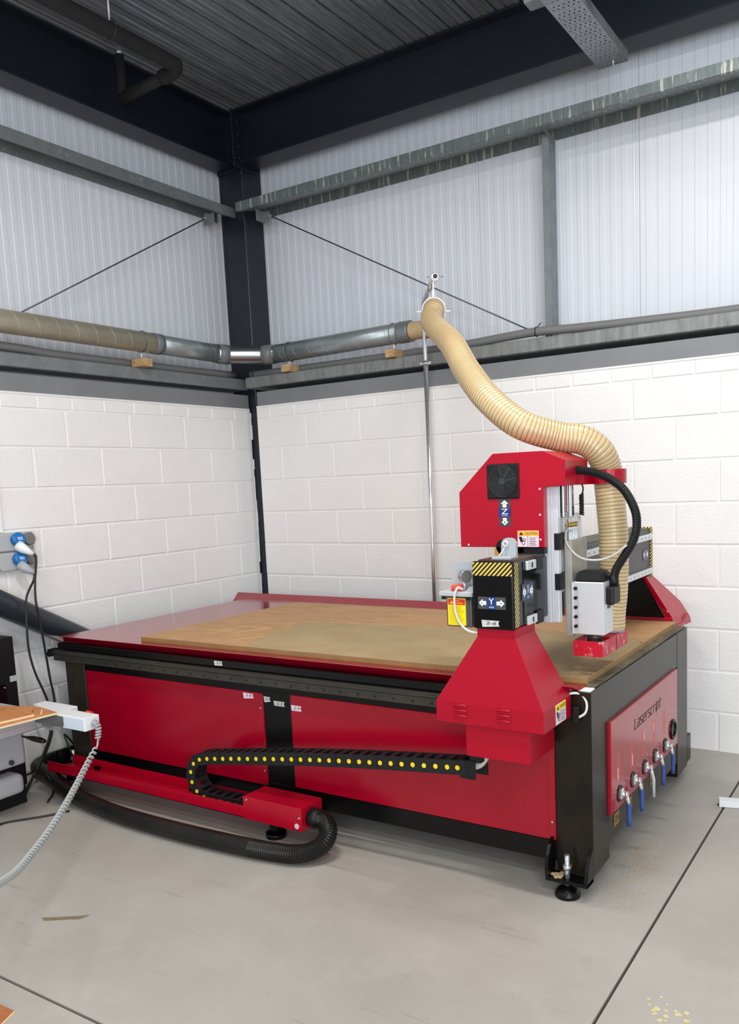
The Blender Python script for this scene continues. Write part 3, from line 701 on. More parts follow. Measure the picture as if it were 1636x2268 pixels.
# beam
b = B(); box(b, 2.926, 3.072, -2.02, -0.43, 1.006, 1.230, 0.004); gb = obj('gantry_beam', b, mat('beam_lit_grey', (62, 62, 64), 0.4, var=0.2, vscale=4), M)  # grey holds the lit tone of the black beam's far stretch
b = B(); box(b, 2.922, 3.076, -2.034, -2.018, 1.002, 1.234, 0.006, seg=2); cap = obj('end_cap', b, blackgloss_m, gb)
b = B(); box(b, 2.918, 3.082, -0.432, -0.416, 0.985, 1.242, 0.006, seg=2); obj('end_cap', b, stripe_m, gb)
fc = faceY(-2.034)
plate('hazard_strip', fc, 2.926, 3.072, 1.186, 1.231, stripe_m, gb, 0.001)
plate('hazard_strip', faceX(3.072), -2.018, -1.985, 1.008, 1.228, stripe_m, gb, 0.001)
b = B(); box(b, 2.93, 3.068, -2.0, -0.44, 1.230, 1.236); obj('beam_cover', b, mat('beam_top', (74, 62, 52), 0.5, var=0.3, vscale=5), gb)
for z in (1.196, 1.028):
    b = B(); box(b, 3.072, 3.088, -1.50, -0.44, z-0.014, z+0.014, 0.002); r_ = obj('linear_rail', b, alu_m, gb)
b = B(); box(b, 3.072, 3.076, -1.95, -1.50, 1.01, 1.225); obj('near_beam_shade', b, blackgloss_m, gb)  # black sheet puts the near stretch's shade into the beam side
for z in (1.196, 1.028):
    b = B()
    for k in range(17): cyl(b, (3.0875, -1.46+k*0.06, z), (3.0885, -1.46+k*0.06, z), 0.004, 8)
    obj('rail_holes', b, print_k_m, gb)
# axis stickers
def arrow(f, u, v, w, h, d, ax='u'):
    """block arrow of length w, height h pointing along d"""
    P = [(0, h*0.25), (w*0.5, h*0.25), (w*0.5, h*0.5), (w, 0), (w*0.5, -h*0.5), (w*0.5, -h*0.25), (0, -h*0.25)]
    Q = [(a*d, c) for a, c in P] if ax == 'u' else [(c, a*d) for a, c in P]
    return [(u+a, v+c) for a, c in Q]
def axis_sticker(par, f, u0, u1, v0, v1, letter, vertical=False):
    o = plate('axis_sticker', f, u0, u1, v0, v1, print_g_m, par, 0.001); w, h = u1-u0, v1-v0
    if not vertical:
        plate('blue_field', f, u0+w*0.34, u1-w*0.36, v0, v1, print_b_m, o, 0.0014)
        p = B(); text_bm(p, letter, f, u0+w*0.39, u1-w*0.41, v0+h*0.40, v1-h*0.10, 0.002); text_bm(p, 'AXIS', f, u0+w*0.40, u1-w*0.42, v0+h*0.10, v0+h*0.25, 0.002)
        prism(p, arrow(f, u0+w*0.30, v0+h*0.5, w*0.26, h*0.62, -1), f, 0, 0.002); prism(p, arrow(f, u1-w*0.32, v0+h*0.5, w*0.28, h*0.62, 1), f, 0, 0.002)
        obj('axis_print', p, print_w_m, o)
        p = B(); text_bm(p, '+', f, u0+w*0.11, u0+w*0.19, v0+h*0.40, v0+h*0.60, 0.0026); prism(p, [(u1-w*0.20, v0+h*0.47), (u1-w*0.11, v0+h*0.47), (u1-w*0.11, v0+h*0.53), (u1-w*0.20, v0+h*0.53)], f, 0, 0.0026); obj('sign_print', p, print_g_m, o)
    else:
        plate('blue_field', f, u0, u1, v0+h*0.36, v1-h*0.34, print_b_m, o, 0.0014)
        p = B(); text_bm(p, letter, f, u0+w*0.22, u1-w*0.22, v0+h*0.45, v1-h*0.36, 0.002); text_bm(p, 'AXIS', f, u0+w*0.25, u1-w*0.25, v0+h*0.38, v0+h*0.42, 0.002)
        prism(p, arrow(f, u0+w*0.5, v1-h*0.31, h*0.27, w*0.62, 1, 'v'), f, 0, 0.002); prism(p, arrow(f, u0+w*0.5, v0+h*0.31, h*0.27, w*0.62, -1, 'v'), f, 0, 0.002)
        obj('axis_print', p, print_w_m, o)
        p = B(); text_bm(p, '+', f, u0+w*0.40, u0+w*0.60, v1-h*0.20, v1-h*0.14, 0.0026); prism(p, [(u0+w*0.46, v0+h*0.11), (u0+w*0.54, v0+h*0.11), (u0+w*0.54, v0+h*0.19), (u0+w*0.46, v0+h*0.19)], f, 0, 0.0026); obj('sign_print', p, print_g_m, o)
    return o
# stickers sit two levels down, so their prints hang on the machine's own parts
def flat_sticker(par, f, u0, u1, v0, v1, letter, vertical=False):
    before = set(bpy.data.objects); o = axis_sticker(M, f, u0, u1, v0, v1, letter, vertical); return o
flat_sticker(M, fc, 2.943, 3.047, 1.072, 1.114, 'Y')
flat_sticker(M, faceX(3.076), -1.965, -1.872, 1.092, 1.150, 'X')
flat_sticker(M, faceX(3.073), -0.555, -0.470, 1.085, 1.140, 'X')
tape('2-6', 2.957, 1.014, 0.064, 0.020, fc, M)
s = plate('warning_sticker', faceX(3.1855), -1.958, -1.868, 0.668, 0.738, pink_m, M, 0.001); wsticker(s, faceX(3.1855), -1.958, -1.868, 0.668, 0.738, 'DANGER', yellow_m)
# latches / clamp blocks on the beam side
for z in (1.211, 1.021):
    b = B(); box(b, 3.076, 3.086, -1.935, -1.862, z-0.016, z+0.015, 0.002); la = obj('slide_block', b, alu_m, M)
    b = B(); box(b, 3.0855, 3.087, -1.903, -1.893, z-0.009, z+0.008); obj('slot', b, print_k_m, la)
    b = B(); box(b, 3.076, 3.084, -1.858, -1.80, z-0.025, z+0.022, 0.002); obj('rail_end_block', b, blackflat_m, M)
# carriage bracket on top of the beam
b = B(); box(b, 2.978, 3.050, -1.995, -1.93, 1.236, 1.246, 0.002); prism(b, [(2.995, 1.246), (3.050, 1.246), (3.050, 1.290), (3.042, 1.302), (3.030, 1.307), (3.014, 1.307), (3.003, 1.302), (2.995, 1.290)], faceY(-1.935), 0, 0.014)
br = obj('bearing_bracket', b, lgrey_m, M)
b = B(); torus(b, (3.012, -1.952, 1.287), (0, 1, 0), 0.008, 0.004, 16, 6); cyl(b, (3.012, -1.950, 1.279), (3.002, -1.985, 1.246), 0.0025, 8); obj('grease_pipe', b, alu_m, br)
b = B(); cyl(b, (2.93, -1.80, 1.262), (2.93, -1.62, 1.262), 0.028, 20); box(b, 3.0, 3.08, -1.775, -1.6, 1.236, 1.258); obj('drive_motor', b, blackflat_m, M)
b = B(); box(b, 2.895, 2.918, -1.80, -1.78, 1.232, 1.262); obj('yellow_connector', b, mat('amber_plastic', (206, 150, 40), 0.4), M)

# ---- Z carriage cover
ZY = -1.78
p = B()
prism(p, [(2.745, 1.260), (3.082, 1.260), (3.082, 1.476), (3.165, 1.476), (3.165, 1.566), (3.083, 1.600), (2.888, 1.600), (2.745, 1.464)], faceY(ZY), -0.225, 0)
bmesh.ops.bevel(p, geom=list(p.edges), offset=0.0018, segments=1, affect='EDGES')
zc_ = obj('spindle_cover', p, red_m, M)
fz = faceY(ZY)
b = B(); box(b, 2.865, 2.992, ZY-0.007, ZY, 1.436, 1.562, 0.004); fan = obj('fan_guard', b, blackflat_m, zc_)
b = B()
for k in range(7): torus(b, (2.9285, ZY-0.010, 1.499), (0, 1, 0), 0.018+0.0062*k, 0.0014, 30, 5)
for a in range(4):
    an = PI/4*a+0.2; d = Vector((math.cos(an), 0, math.sin(an))); c = Vector((2.9285, ZY-0.010, 1.499)); cyl(b, c-d*0.055, c+d*0.055, 0.0013, 5)
lathe(b, (2.9285, ZY-0.007, 1.499), (0, -1, 0), [(0, 0.014), (0.006, 0.013)], 18)
obj('fan_grille', b, mat('fan_wire', (52, 54, 57), 0.4), zc_)
b = B(); cyl(b, (2.9285, ZY-0.0074, 1.499), (2.9285, ZY-0.0070, 1.499), 0.056, 28); obj('fan_opening', b, print_k_m, zc_)
flat_sticker(M, fz, 2.908, 2.955, 1.336, 1.4355, 'Z', True)
s = plate('warning_sticker', fz, 2.980, 3.062, 1.262, 1.320, pink_m, M, 0.001); wsticker(s, fz, 2.980, 3.062, 1.262, 1.320, 'CAUTION', orange_m)
for x, z in ((3.070, 1.467), (3.069, 1.376), (3.069, 1.288), (2.779, 1.268)):
    b = B(); lathe(b, (x, ZY, z), (0, -1, 0), [(0, 0.0045), (0.003, 0.003)], 10); obj('screw', b, pink_m, zc_)
# ---- aluminium Z column, rails, plates
b = B(); box(b, 3.046, 3.090, -1.745, -1.715, 0.982, 1.474, 0.002); box(b, 3.090, 3.119, -1.738, -1.715, 0.984, 1.474)
for k in range(3): box(b, 3.092+0.0095*k, 3.097+0.0095*k, -1.7415, -1.737, 0.986, 1.472)
col = obj('slide_column', b, alu_m, M)
b = B()
for z in (1.02, 1.03, 1.14, 1.16, 1.215, 1.27): cyl(b, (3.066, -1.7455, z), (3.066, -1.744, z), 0.004, 8)
obj('column_holes', b, print_k_m, col)
for z in (1.13, 1.275):
    b = B(); box(b, 3.098, 3.121, -1.7145, -1.68, z-0.028, z+0.032, 0.002); box(b, 3.104, 3.126, -1.744, -1.7125, z-0.028, z+0.032, 0.002); obj('slide_carriage', b, blackflat_m, M)
b = B(); box(b, 3.046, 3.082, -1.7145, -1.60, 0.99, 1.476); obj('rail_back', b, blackflat_m, M)
b = B()
tube(b, [(3.110, -1.665, 1.36+0.004*k) for k in range(30)], lambda i, n: 0.0095 if i % 2 else 0.007, 10); obj('ball_screw', b, chrome_m, M)
b = B(); box(b, 3.094, 3.100, -1.69, -1.67, 1.36, 1.478); obj('dark_rail', b, blackflat_m, M)
b = B(); box(b, 3.128, 3.144, -1.665, -1.645, 1.36, 1.478, 0.002); box(b, 3.133, 3.136, -1.6665, -1.664, 1.36, 1.478); obj('guide_rod', b, chrome_m, M)
b = B(); box(b, 3.090, 3.112, -1.665, -1.485, 1.085, 1.368, 0.002); obj('mount_plate', b, aluw_m, M)
b = B(); box(b, 3.119, 3.147, -1.685, -1.525, 0.926, 1.275, 0.002); obj('spindle_plate', b, mat('worn_aluminium', (190, 186, 176), 0.45, 0.4, var=0.25, vscale=14), M)
# ---- spindle
b = B(); box(b, 3.160, 3.270, -1.700, -1.600, 0.937, 1.129, 0.003); sp = obj('spindle_body', b, aluw_m, M)
b = B(); hexa(b, [(3.160, -1.700, 1.129), (3.270, -1.700, 1.129), (3.270, -1.600, 1.129), (3.160, -1.600, 1.129), (3.168, -1.690, 1.166), (3.262, -1.690, 1.166), (3.262, -1.610, 1.166), (3.168, -1.610, 1.166)])
bmesh.ops.bevel(b, geom=list(b.edges), offset=0.006, segments=2, affect='EDGES'); obj('fan_hood', b, blackflat_m, sp)
b = B()
for k in range(9): box(b, 3.185+0.007*k, 3.188+0.007*k, -1.685, -1.62, 1.164, 1.1675)
obj('hood_slots', b, print_k_m, sp)
b = B(); box(b, 3.150, 3.162, -1.698, -1.60, 0.938, 1.127); obj('mount_flange', b, alu_m, sp)
for k in range(5):
    b = B(); cyl(b, (3.168, -1.702, 0.968+0.0345*k), (3.168, -1.712, 0.968+0.0345*k), 0.0062, 10); obj('cap_screw', b, blackflat_m, sp)
b = B(); cyl(b, (3.215, -1.645, 0.937), (3.215, -1.645, 0.905), 0.028, 20); cyl(b, (3.215, -1.645, 0.905), (3.215, -1.645, 0.880), 0.014, 14); obj('collet', b, rail_m, sp)
b = B(); cyl(b, (3.215, -1.645, 0.880), (3.215, -1.645, 0.838), 0.0035, 8); obj('cutter', b, chrome_m, sp)
b = B(); box(b, 3.270, 3.272, -1.66, -1.63, 1.03, 1.06); obj('rating_plate', b, rail_m, sp)
b = B(); box(b, 3.270, 3.300, -1.682, -1.600, 1.045, 1.112, 0.008, seg=2); obj('terminal_box', b, blackflat_m, sp)
b = B(); cyl(b, (3.286, -1.63, 1.108), (3.284, -1.63, 1.145), 0.017, 14); obj('cable_gland', b, blackflat_m, sp)
# dust shoe
b = B()
x0, x1, y0, y1, z0, z1 = 3.158, 3.268, -1.712, -1.425, 0.860, 0.916
box(b, x0, x1, y0, y0+0.004, z0, z1); box(b, x0, x0+0.004, y0+0.004, y1-0.004, z0, z1); box(b, x1-0.004, x1, y0+0.004, y1-0.004, z0, z1); box(b, x0, x1, y1-0.004, y1, z0, z1)
box(b, x0+0.004, x1-0.004, -1.60, y1-0.004, z1-0.006, z1-0.002)
shoe = obj('dust_shoe', b, red_worn_m, M)
b = B(); box(b, x1, x1+0.001, -1.560, -1.556, z0, z1); obj('shoe_seam', b, print_k_m, shoe)
b = B(); lathe(b, (3.222, -1.488, z1), (0, 0, 1), [(0, 0.052), (0.03, 0.052)], 24); obj('shoe_spigot', b, lgrey_m, shoe)
# hose arm and collar
b = B(); box(b, 3.100, 3.175, -1.62, -1.60, 1.475, 1.517, 0.001); box(b, 3.155, 3.175, -1.60, -1.50, 1.475, 1.517, 0.001)
lathe_p = [(0, 0.066), (0.053, 0.066), (0.053, 0.0625), (0, 0.0625)]
seg = 28
rings = [[b.verts.new((3.218+r*math.cos(2*PI*k/seg), -1.478+r*math.sin(2*PI*k/seg), 1.474+d)) for k in range(seg)] for d, r in lathe_p]
for i in range(4):
    a, c = rings[i], rings[(i+1) % 4]
    for k in range(seg):
        f = b.faces.new((a[k], a[(k+1) % seg], c[(k+1) % seg], c[k]))
obj('hose_collar', b, red_m, M)
# pneumatic fittings
for k in range(5):
    x, y = 3.1235, -1.640+0.0175*k
    b = B(); lathe(b, (x, y, 1.268), (0, 0, 1), [(0, 0.0060), (0.006, 0.0060), (0.008, 0.0052), (0.046, 0.0052), (0.048, 0.0062), (0.054, 0.0062)], 10); pn = obj('air_fitting', b, alu_m, M)
    for za, zb2 in ((1.322, 1.338), (1.256, 1.268)):
        b = B(); cyl(b, (x, y, za), (x, y, zb2), 0.0048, 6); obj('brass_nut', b, brass_m, pn, 'small brass nut')
    b = B(); tube(b, catmull([(x, y, 1.338), (x-0.001, y, 1.360), (x-0.010, y-0.004, 1.373), (x-0.03, y-0.02, 1.374)], 4), 0.0018, 6); obj('air_pipe', b, print_w_m, pn)
b = B()
for y, z in ((-1.655, 1.33), (-1.655, 1.29), (-1.63, 1.345), (-1.505, 1.35), (-1.505, 1.24)): cyl(b, (3.112, y, z), (3.114, y, z), 0.0045, 8)
obj('plate_screws', b, brass_m, M, kind='stuff')
b = B(); tube(b, [(3.160+0.007*math.cos(k*1.1), -1.61+0.007*math.sin(k*1.1), 1.365+k*0.0013) for k in range(60)], 0.0032, 5); obj('coiled_lead', b, cable_m, M)
b = B(); tube(b, catmull([(3.16, -1.60, 1.44), (3.163, -1.60, 1.462), (3.158, -1.6, 1.478)], 4), 0.003, 6); cyl(b, (3.146, -1.66, 1.368), (3.146, -1.66, 1.40), 0.004, 8); obj('sensor_lead', b, cable_m, M)
b = B(); tube(b, catmull([(3.128, -1.635, 1.310), (3.122, -1.668, 1.312), (3.128, -1.685, 1.27), (3.158, -1.68, 1.228), (3.19, -1.665, 1.208), (3.24, -1.655, 1.205), (3.29, -1.645, 1.222), (3.335, -1.635, 1.258)], 6), 0.0045, 8); obj('grey_lead', b, mat('grey_lead', (190, 188, 180), 0.35), M)
path = resample(catmull([(3.10, -1.69, 1.527), (3.155, -1.67, 1.529), (3.21, -1.65, 1.520), (3.265, -1.635, 1.498), (3.32, -1.625, 1.455), (3.358, -1.62, 1.385), (3.366, -1.62, 1.325), (3.352, -1.62, 1.270), (3.322, -1.622, 1.218), (3.294, -1.627, 1.172), (3.285, -1.63, 1.140)], 12), 0.0036)
b = B(); tube(b, path, lambda i, n: (0.0165, 0.0142)[i % 2], 14, smooth=False); obj('ribbed_conduit', b, blackflat_m, M)

# ---- oil pump hung on the beam's left side
b = B(); box(b, 2.783, 2.926, -1.93, -1.927, 1.105, 1.222, 0.001); box(b, 2.82, 2.90, -1.934, -1.93, 1.19, 1.20); op = obj('pump_plate', b, lgrey_m, M)
b = B(); box(b, 2.788, 2.892, -1.985, -1.90, 0.994, 1.104, 0.006, seg=2); obj('oil_reservoir', b, clear_m, M)
b = B(); box(b, 2.766, 2.900, -1.995, -1.89, 1.104, 1.120, 0.002); prism(b, [(2.86, 1.12), (2.900, 1.12), (2.900, 1.145), (2.875, 1.135)], faceY(-1.93), 0, 0.04); obj('pump_lid', b, grey_m, M)
b = B(); box(b, 2.775, 2.790, -1.992, -1.985, 1.092, 1.104); box(b, 2.872, 2.888, -1.992, -1.985, 1.092, 1.104); obj('lid_clips', b, blackflat_m, M)
b = B(); lathe(b, (2.822, -1.955, 1.120), (0, 0, 1), [(0, 0.024), (0.018, 0.023), (0.020, 0.020)], 14); obj('filler_cap', b, redcap_m, M, 'red filler cap')
b = B(); lathe(b, (2.840, -1.950, 1.172), (1, -0.6, 0), [(0, 0.019), (0.022, 0.019), (0.023, 0.022), (0.028, 0.022)], 20); cyl(b, (2.850, -1.955, 1.12), (2.850, -1.955, 1.16), 0.006, 8); g_ = obj('pressure_gauge', b, chrome_m, M)
b = B(); c0 = Vector((2.840, -1.950, 1.172))+Vector((1, -0.6, 0)).normalized()*0.0285; cyl(b, c0, c0+Vector((1, -0.6, 0)).normalized()*0.0006, 0.016, 18); obj('gauge_face', b, dgrey_m, g_)
fo = faceY(-1.985)
s = plate('oil_label', fo, 2.796, 2.868, 1.000, 1.096, yellow_m, M, 0.001)
plate('label_header', fo, 2.798, 2.866, 1.073, 1.094, redlab_m, s, 0.0014)
b = B(); prism(b, [(2.806, 1.077), (2.820, 1.077), (2.813, 1.090)], fo, 0, 0.002); prism(b, [(2.828, 1.086), (2.844, 1.086), (2.844, 1.089), (2.828, 1.089)], fo, 0, 0.002); prism(b, [(2.826, 1.078), (2.856, 1.078), (2.856, 1.081), (2.826, 1.081)], fo, 0, 0.002); obj('label_symbol', b, orange_m, s)
b = B()
for k in range(15):
    z = 1.004+0.0045*k; u1 = 2.862-random.choice((0, 0, 0.01, 0.02)); prism(b, [(2.800, z), (u1, z), (u1, z+0.0009), (2.800, z+0.0009)], fo, 0, 0.0014)
obj('label_lines', b, mat('olive_print', (150, 124, 20), 0.5), s)
b = B(); tube(b, catmull([(2.853, -1.975, 1.128), (2.842, -1.995, 1.134), (2.832, -2.0, 1.10), (2.835, -2.0, 1.05), (2.852, -2.0, 1.01), (2.885, -2.0, 0.985), (2.925, -1.99, 0.978), (2.945, -1.985, 0.985)], 6), 0.0045, 8); obj('oil_line', b, mat('milky_hose', (214, 214, 206), 0.3), M)

# ---- drag chain, its channel and end box
CYc, PITCHC = -1.95, 0.050
b = B(); box(b, 0.385, 1.80, -2.015, -2.012, 0.098, 0.152); box(b, 0.385, 1.80, -2.015, -1.885, 0.098, 0.101); box(b, 0.42, 1.80, -1.888, -1.885, 0.098, 0.152); chn = obj('chain_channel', b, red_m, M)
b = B(); box(b, 0.6, 0.64, -1.90, -1.80, 0.10, 0.12); box(b, 1.3, 1.34, -1.90, -1.80, 0.10, 0.12); box(b, 2.0, 2.04, -1.90, -1.80, 0.11, 0.13); obj('channel_brackets', b, black_m, M)
b = B(); box(b, 1.762, 2.085, -2.020, -1.880, 0.096, 0.196, 0.0018); eb = obj('chain_end_box', b, red_m, M)
for x, z in ((1.785, 0.185), (2.075, 0.155)):
    b = B(); lathe(b, (x, -2.020, z), (0, -1, 0), [(0, 0.005), (0.005, 0.003)], 8); obj('screw', b, chrome_m, eb)
b = B(); cyl(b, (2.060, -2.0205, 0.118), (2.060, -2.0225, 0.118), 0.012, 14); obj('round_sticker', b, tape_m, eb)
b = B(); cyl(b, (1.86, -1.93, 0.0), (1.86, -1.93, 0.096), 0.028, 16); cyl(b, (1.86, -1.93, 0.0), (1.86, -1.93, 0.02), 0.045, 18); obj('box_foot', b, black_m, M)
b = B(); lathe(b, (2.083, -1.955, 0.140), (1, 0, -0.1), [(0, 0.040), (0.03, 0.042), (0.05, 0.036)], 20); obj('hose_gland', b, blackflat_m, eb)
# chain path
cpath = [(1.765-0.01*i, 0.130) for i in range(27)]
for i in range(1, 24):
    a = -PI/2-PI*i/24; cpath.append((1.505+0.093*math.cos(a), 0.223+0.093*math.sin(a)))
n_up = 60
for i in range(n_up+1):
    t_ = i/n_up; cpath.append((1.505+1.325*t_, 0.316+0.158*t_+0.012*math.sin(PI*t_)))
cpv = resample([Vector((x, CYc, z)) for x, z in cpath], PITCHC)
dc = B(); box(dc, 2.82, 2.885, CYc-0.036, CYc-0.031, 0.435, 0.505, 0.002); box(dc, 2.82, 2.90, CYc+0.031, CYc+0.036, 0.435, 0.505); box(dc, 2.86, 2.905, CYc-0.03, CYc+0.03, 0.50, 0.547)
chain = obj('drag_chain', dc, blackflat_m, M)
lk = pn0 = None
for i in range(len(cpv)-1):
    a, c = cpv[i], cpv[i+1]; mid = (a+c)/2; d = (c-a).normalized(); ang = math.atan2(-d.z, d.x)
    if lk is None:
        p = B()
        for s_ in (-1, 1):
            y0 = s_*0.033
            pts = [(-0.033, -0.021), (-0.027, -0.027), (0.027, -0.027), (0.033, -0.021), (0.033, 0.021), (0.027, 0.027), (-0.027, 0.027), (-0.033, 0.021)]
            prism(p, pts, lambda u, v, q: (u, q, v), y0-0.0035, y0+0.0035)
        box(p, -0.010, 0.010, -0.03, 0.03, 0.021, 0.0265); box(p, -0.010, 0.010, -0.03, 0.03, -0.0265, -0.021)
        lk = obj('chain_link', p, mat('chain_plastic', (26, 28, 30), 0.45, spec=0.35, var=0.3, vscale=30), chain); place(lk, mid, chain); lk.rotation_euler = (0, ang, 0)
        p = B(); lathe(p, (0, -0.0367, 0), (0, -1, 0), [(0, 0.0098), (0.0022, 0.0085)], 16); pn0 = obj('chain_pin', p, mat('yellow_plastic', (240, 208, 24), 0.4), chain, 'yellow link pin'); place(pn0, mid+Vector((0, -0.0378, 0)), chain)
    else:
        o = dup(lk, mid+Vector((0, random.uniform(-0.001, 0.001), 0)), chain, (0, ang, 0)); dup(pn0, mid+Vector((0, -0.0378, 0)), chain)
b = B(); tube(b, catmull([(2.80, CYc, 0.47), (2.87, CYc, 0.475), (2.90, CYc+0.01, 0.50), (2.92, CYc+0.01, 0.55)], 5), 0.012, 10); obj('chain_cables', b, mat('grey_lead', (190, 188, 180), 0.35), chain)

#THINGS

# ------------------------------------------------------------------ spoilboard on the bed
SB = thing('spoilboard', 'worn tan fibreboard sheet lying on the router bed', 'board', (2.0, -1.1, 0.760))
x0, x1, y0, y1, zt_, zb_ = 0.835, 3.214, -1.724, -0.492, 0.785, 0.7605
pk = [(3.2135, -1.7235), (1.56, -1.7235), (1.505, -1.64), (1.50, -1.565), (1.44, -1.42), (1.375, -1.09), (2.15, -0.975), (2.60, -0.905), (2.72, -0.885), (2.80, -0.925), (3.00, -0.935), (3.18, -0.945), (3.19, -1.0), (3.2135, -1.06)]
outl = [(x0, y0), (1.56, y0), (1.505, -1.64), (1.50, -1.565), (1.44, -1.42), (1.375, -1.09), (2.15, -0.975), (2.60, -0.905), (2.72, -0.885), (2.80, -0.925), (3.00, -0.935), (3.18, -0.945), (3.19, -1.0), (x1, -1.06), (x1, y1), (x0, y1)]
b = B(); box(b, x0, x1, y0, y1, zb_, zt_-0.003); obj('core', b, mdf_edge_m, SB)
b = B(); prism(b, outl, ALZ, zt_-0.003, zt_); obj('face_layer', b, mdf_m, SB)
b = B(); prism(b, pk[::-1], ALZ, zt_-0.003, zt_-0.0012); obj('milled_area', b, mdf_cut_m, SB)
# ragged splinter edges along the milled border
b = B()
for a, c in zip(pk[4:13], pk[5:14]):
    a, c = Vector(a), Vector(c); n = int((c-a).length/0.05)+1
    for k in range(n):
        q = a.lerp(c, (k+random.random()*0.6)/n); d = (c-a).normalized(); nrm = Vector((-d.y, d.x)); L = random.uniform(0.02, 0.05); w = random.uniform(0.002, 0.005)
        e = q+d*L
        prism(b, [tuple(q), tuple(e), tuple(e+nrm*w*0.3), tuple(q+nrm*w)], ALZ, zt_, zt_+0.0015)
for (xa, ya), (xb, yb) in (((1.10, -1.44), (1.19, -1.29)), ((1.19, -1.29), (1.34, -1.31)), ((1.12, -1.52), (1.20, -1.40)), ((1.34, -1.31), (1.24, -1.45)), ((1.38, -1.62), (1.47, -1.50))):
    d = Vector((xb-xa, yb-ya)).normalized(); nn = Vector((-d.y, d.x))*0.004
    prism(b, [(xa, ya), (xb, yb), (xb+nn.x, yb+nn.y), (xa+nn.x, ya+nn.y)], ALZ, zt_, zt_+0.0012)
obj('splinters', b, mat('pale_splinter', (212, 178, 122), 0.8), SB, kind='stuff')

# ------------------------------------------------------------------ extraction duct on the walls
D = thing('extract_duct', 'round galvanised spiral extraction duct running along both walls', 'duct', (0.02, -0.2, 2.45))
def duct(name, p0, p1, r, m, lab=None, seams=True):
    p = B(); cyl(p, p0, p1, r, 28); o = obj(name, p, m, D, lab)
    if seams:
        P0, P1 = Vector(p0), Vector(p1); L = (P1-P0).length; ax = (P1-P0)/L; x, y = frame_of(ax); n = int(L/0.125*16); p = B()
        tube(p, [P0+ax*(L*k/n)+(x*math.cos(2*PI*k/16)+y*math.sin(2*PI*k/16))*r for k in range(n+1)], 0.0016, 5); obj('spiral_seam', p, m, o)
    return o
R_ = 0.0625
duct('duct_run', (0.02, -4.3, 2.452), (0.02, -0.75, 2.452), R_, duct_dust_m, 'dusty beige spiral duct length')
duct('duct_run', (0.02, -0.72, 2.452), (0.02, -0.20, 2.448), R_-0.002, duct_m)
b = B(); cyl(b, (0.02, -0.78, 2.452), (0.02, -0.715, 2.452), R_+0.003, 28); obj('duct_tape', b, tapeg_m, D)
b = B(); tube(b, [Vector(p) for p in ((0.02, -0.235, 2.449), (0.025, -0.175, 2.447), (0.065, -0.120, 2.443), (0.225, 0.000, 2.437), (0.275, 0.035, 2.436), (0.34, 0.052, 2.437))], R_+0.001, 28); obj('elbow', b, mat('elbow_galv', (150, 154, 156), 0.25, 0.9), D)
for pp in (((0.022, -0.20, 2.448), (0.05, -0.135, 2.444)), ((0.245, 0.015, 2.4365), (0.315, 0.047, 2.4365))):
    b = B(); cyl(b, pp[0], pp[1], R_+0.004, 28); obj('duct_tape', b, tapeg_m, D)
duct('duct_run', (0.34, 0.052, 2.437), (1.40, 0.052, 2.450), R_, duct_m)
b = B(); tube(b, [(1.36+0.012*k, 0.052, 2.450) for k in range(8)], lambda i, n: R_+(0.005 if i % 2 else 0.003), 28); obj('hose_clamp', b, mat('dark_galv', (130, 136, 140), 0.38, 0.4), D)
# pipe hangers standing on wood blocks
def hanger(x, y, lb1, axis, zc_d):
    t = thing('wood_block', lb1, 'block', (x, y, 2.299), 'wood blocks under the duct')
    ex, ey = (0.036, 0.055) if axis == 'X' else (0.055, 0.036)
    p = B(); box(p, x-ex, x+ex, y-ey, y+ey, 2.299, 2.347, 0.002); obj('timber', p, wood_m, t)
    p = B(); cyl(p, (x, y, 2.347), (x, y, zc_d-R_), 0.004, 8); cyl(p, (x, y, zc_d-R_-0.03), (x, y, zc_d-R_-0.008), 0.0055, 8); obj('stud', p, print_w_m, t)
    c = (x, 0.052, zc_d) if axis == 'X' else (0.02, y, zc_d)
    p = B(); torus(p, c, (1, 0, 0) if axis == 'X' else (0, 1, 0), R_+0.003, 0.003, 28, 6); obj('clamp_ring', p, galv_m, t)
hanger(0.455, 0.045, 'small pine block on the right rail beside the column', 'X', 2.438)
hanger(1.315, 0.045, 'small pine block on the right rail left of the chrome pole', 'X', 2.449)
hanger(0.012, -0.86, 'small pine block on the left wall rail', 'Y', 2.452)

# ------------------------------------------------------------------ chrome hose pole
Pt = thing('hose_pole', 'slim chrome pole behind the router with a diagonal top arm holding the hose', 'pole', (1.618, -0.08, 0))
b = B(); cyl(b, (1.618, -0.08, 0.0), (1.618, -0.08, 2.235), 0.0152, 14); lathe(b, (1.618, -0.08, 0), (0, 0, 1), [(0, 0.05), (0.008, 0.05)], 20); obj('lower_tube', b, chrome_m, Pt)
b = B(); tube(b, catmull([(1.618, -0.08, 2.20), (1.618, -0.08, 2.46), (1.620, -0.083, 2.53), (1.632, -0.100, 2.565), (1.66, -0.138, 2.575)], 5), 0.0135, 14); obj('upper_tube', b, chrome_m, Pt)
A0, A1 = Vector((1.66, -0.138, 2.575)), Vector((2.032, -0.650, 2.562))
b = B(); cyl(b, A0-(A1-A0)*0.02, A1, 0.0155, 16); obj('arm', b, chrome_m, Pt)
b = B(); ad = (A1-A0).normalized(); cyl(b, A1, A1+ad*0.001, 0.0125, 16); obj('arm_bore', b, print_k_m, Pt)
b = B(); torus(b, A1-ad*0.02, ad, 0.018, 0.005, 18, 8); sx = ad.cross(Vector((0, 0, 1))).normalized()
cyl(b, A1-ad*0.02-sx*0.045, A1-ad*0.02+sx*0.045, 0.0035, 8); obj('pipe_clamp', b, chrome_m, Pt)
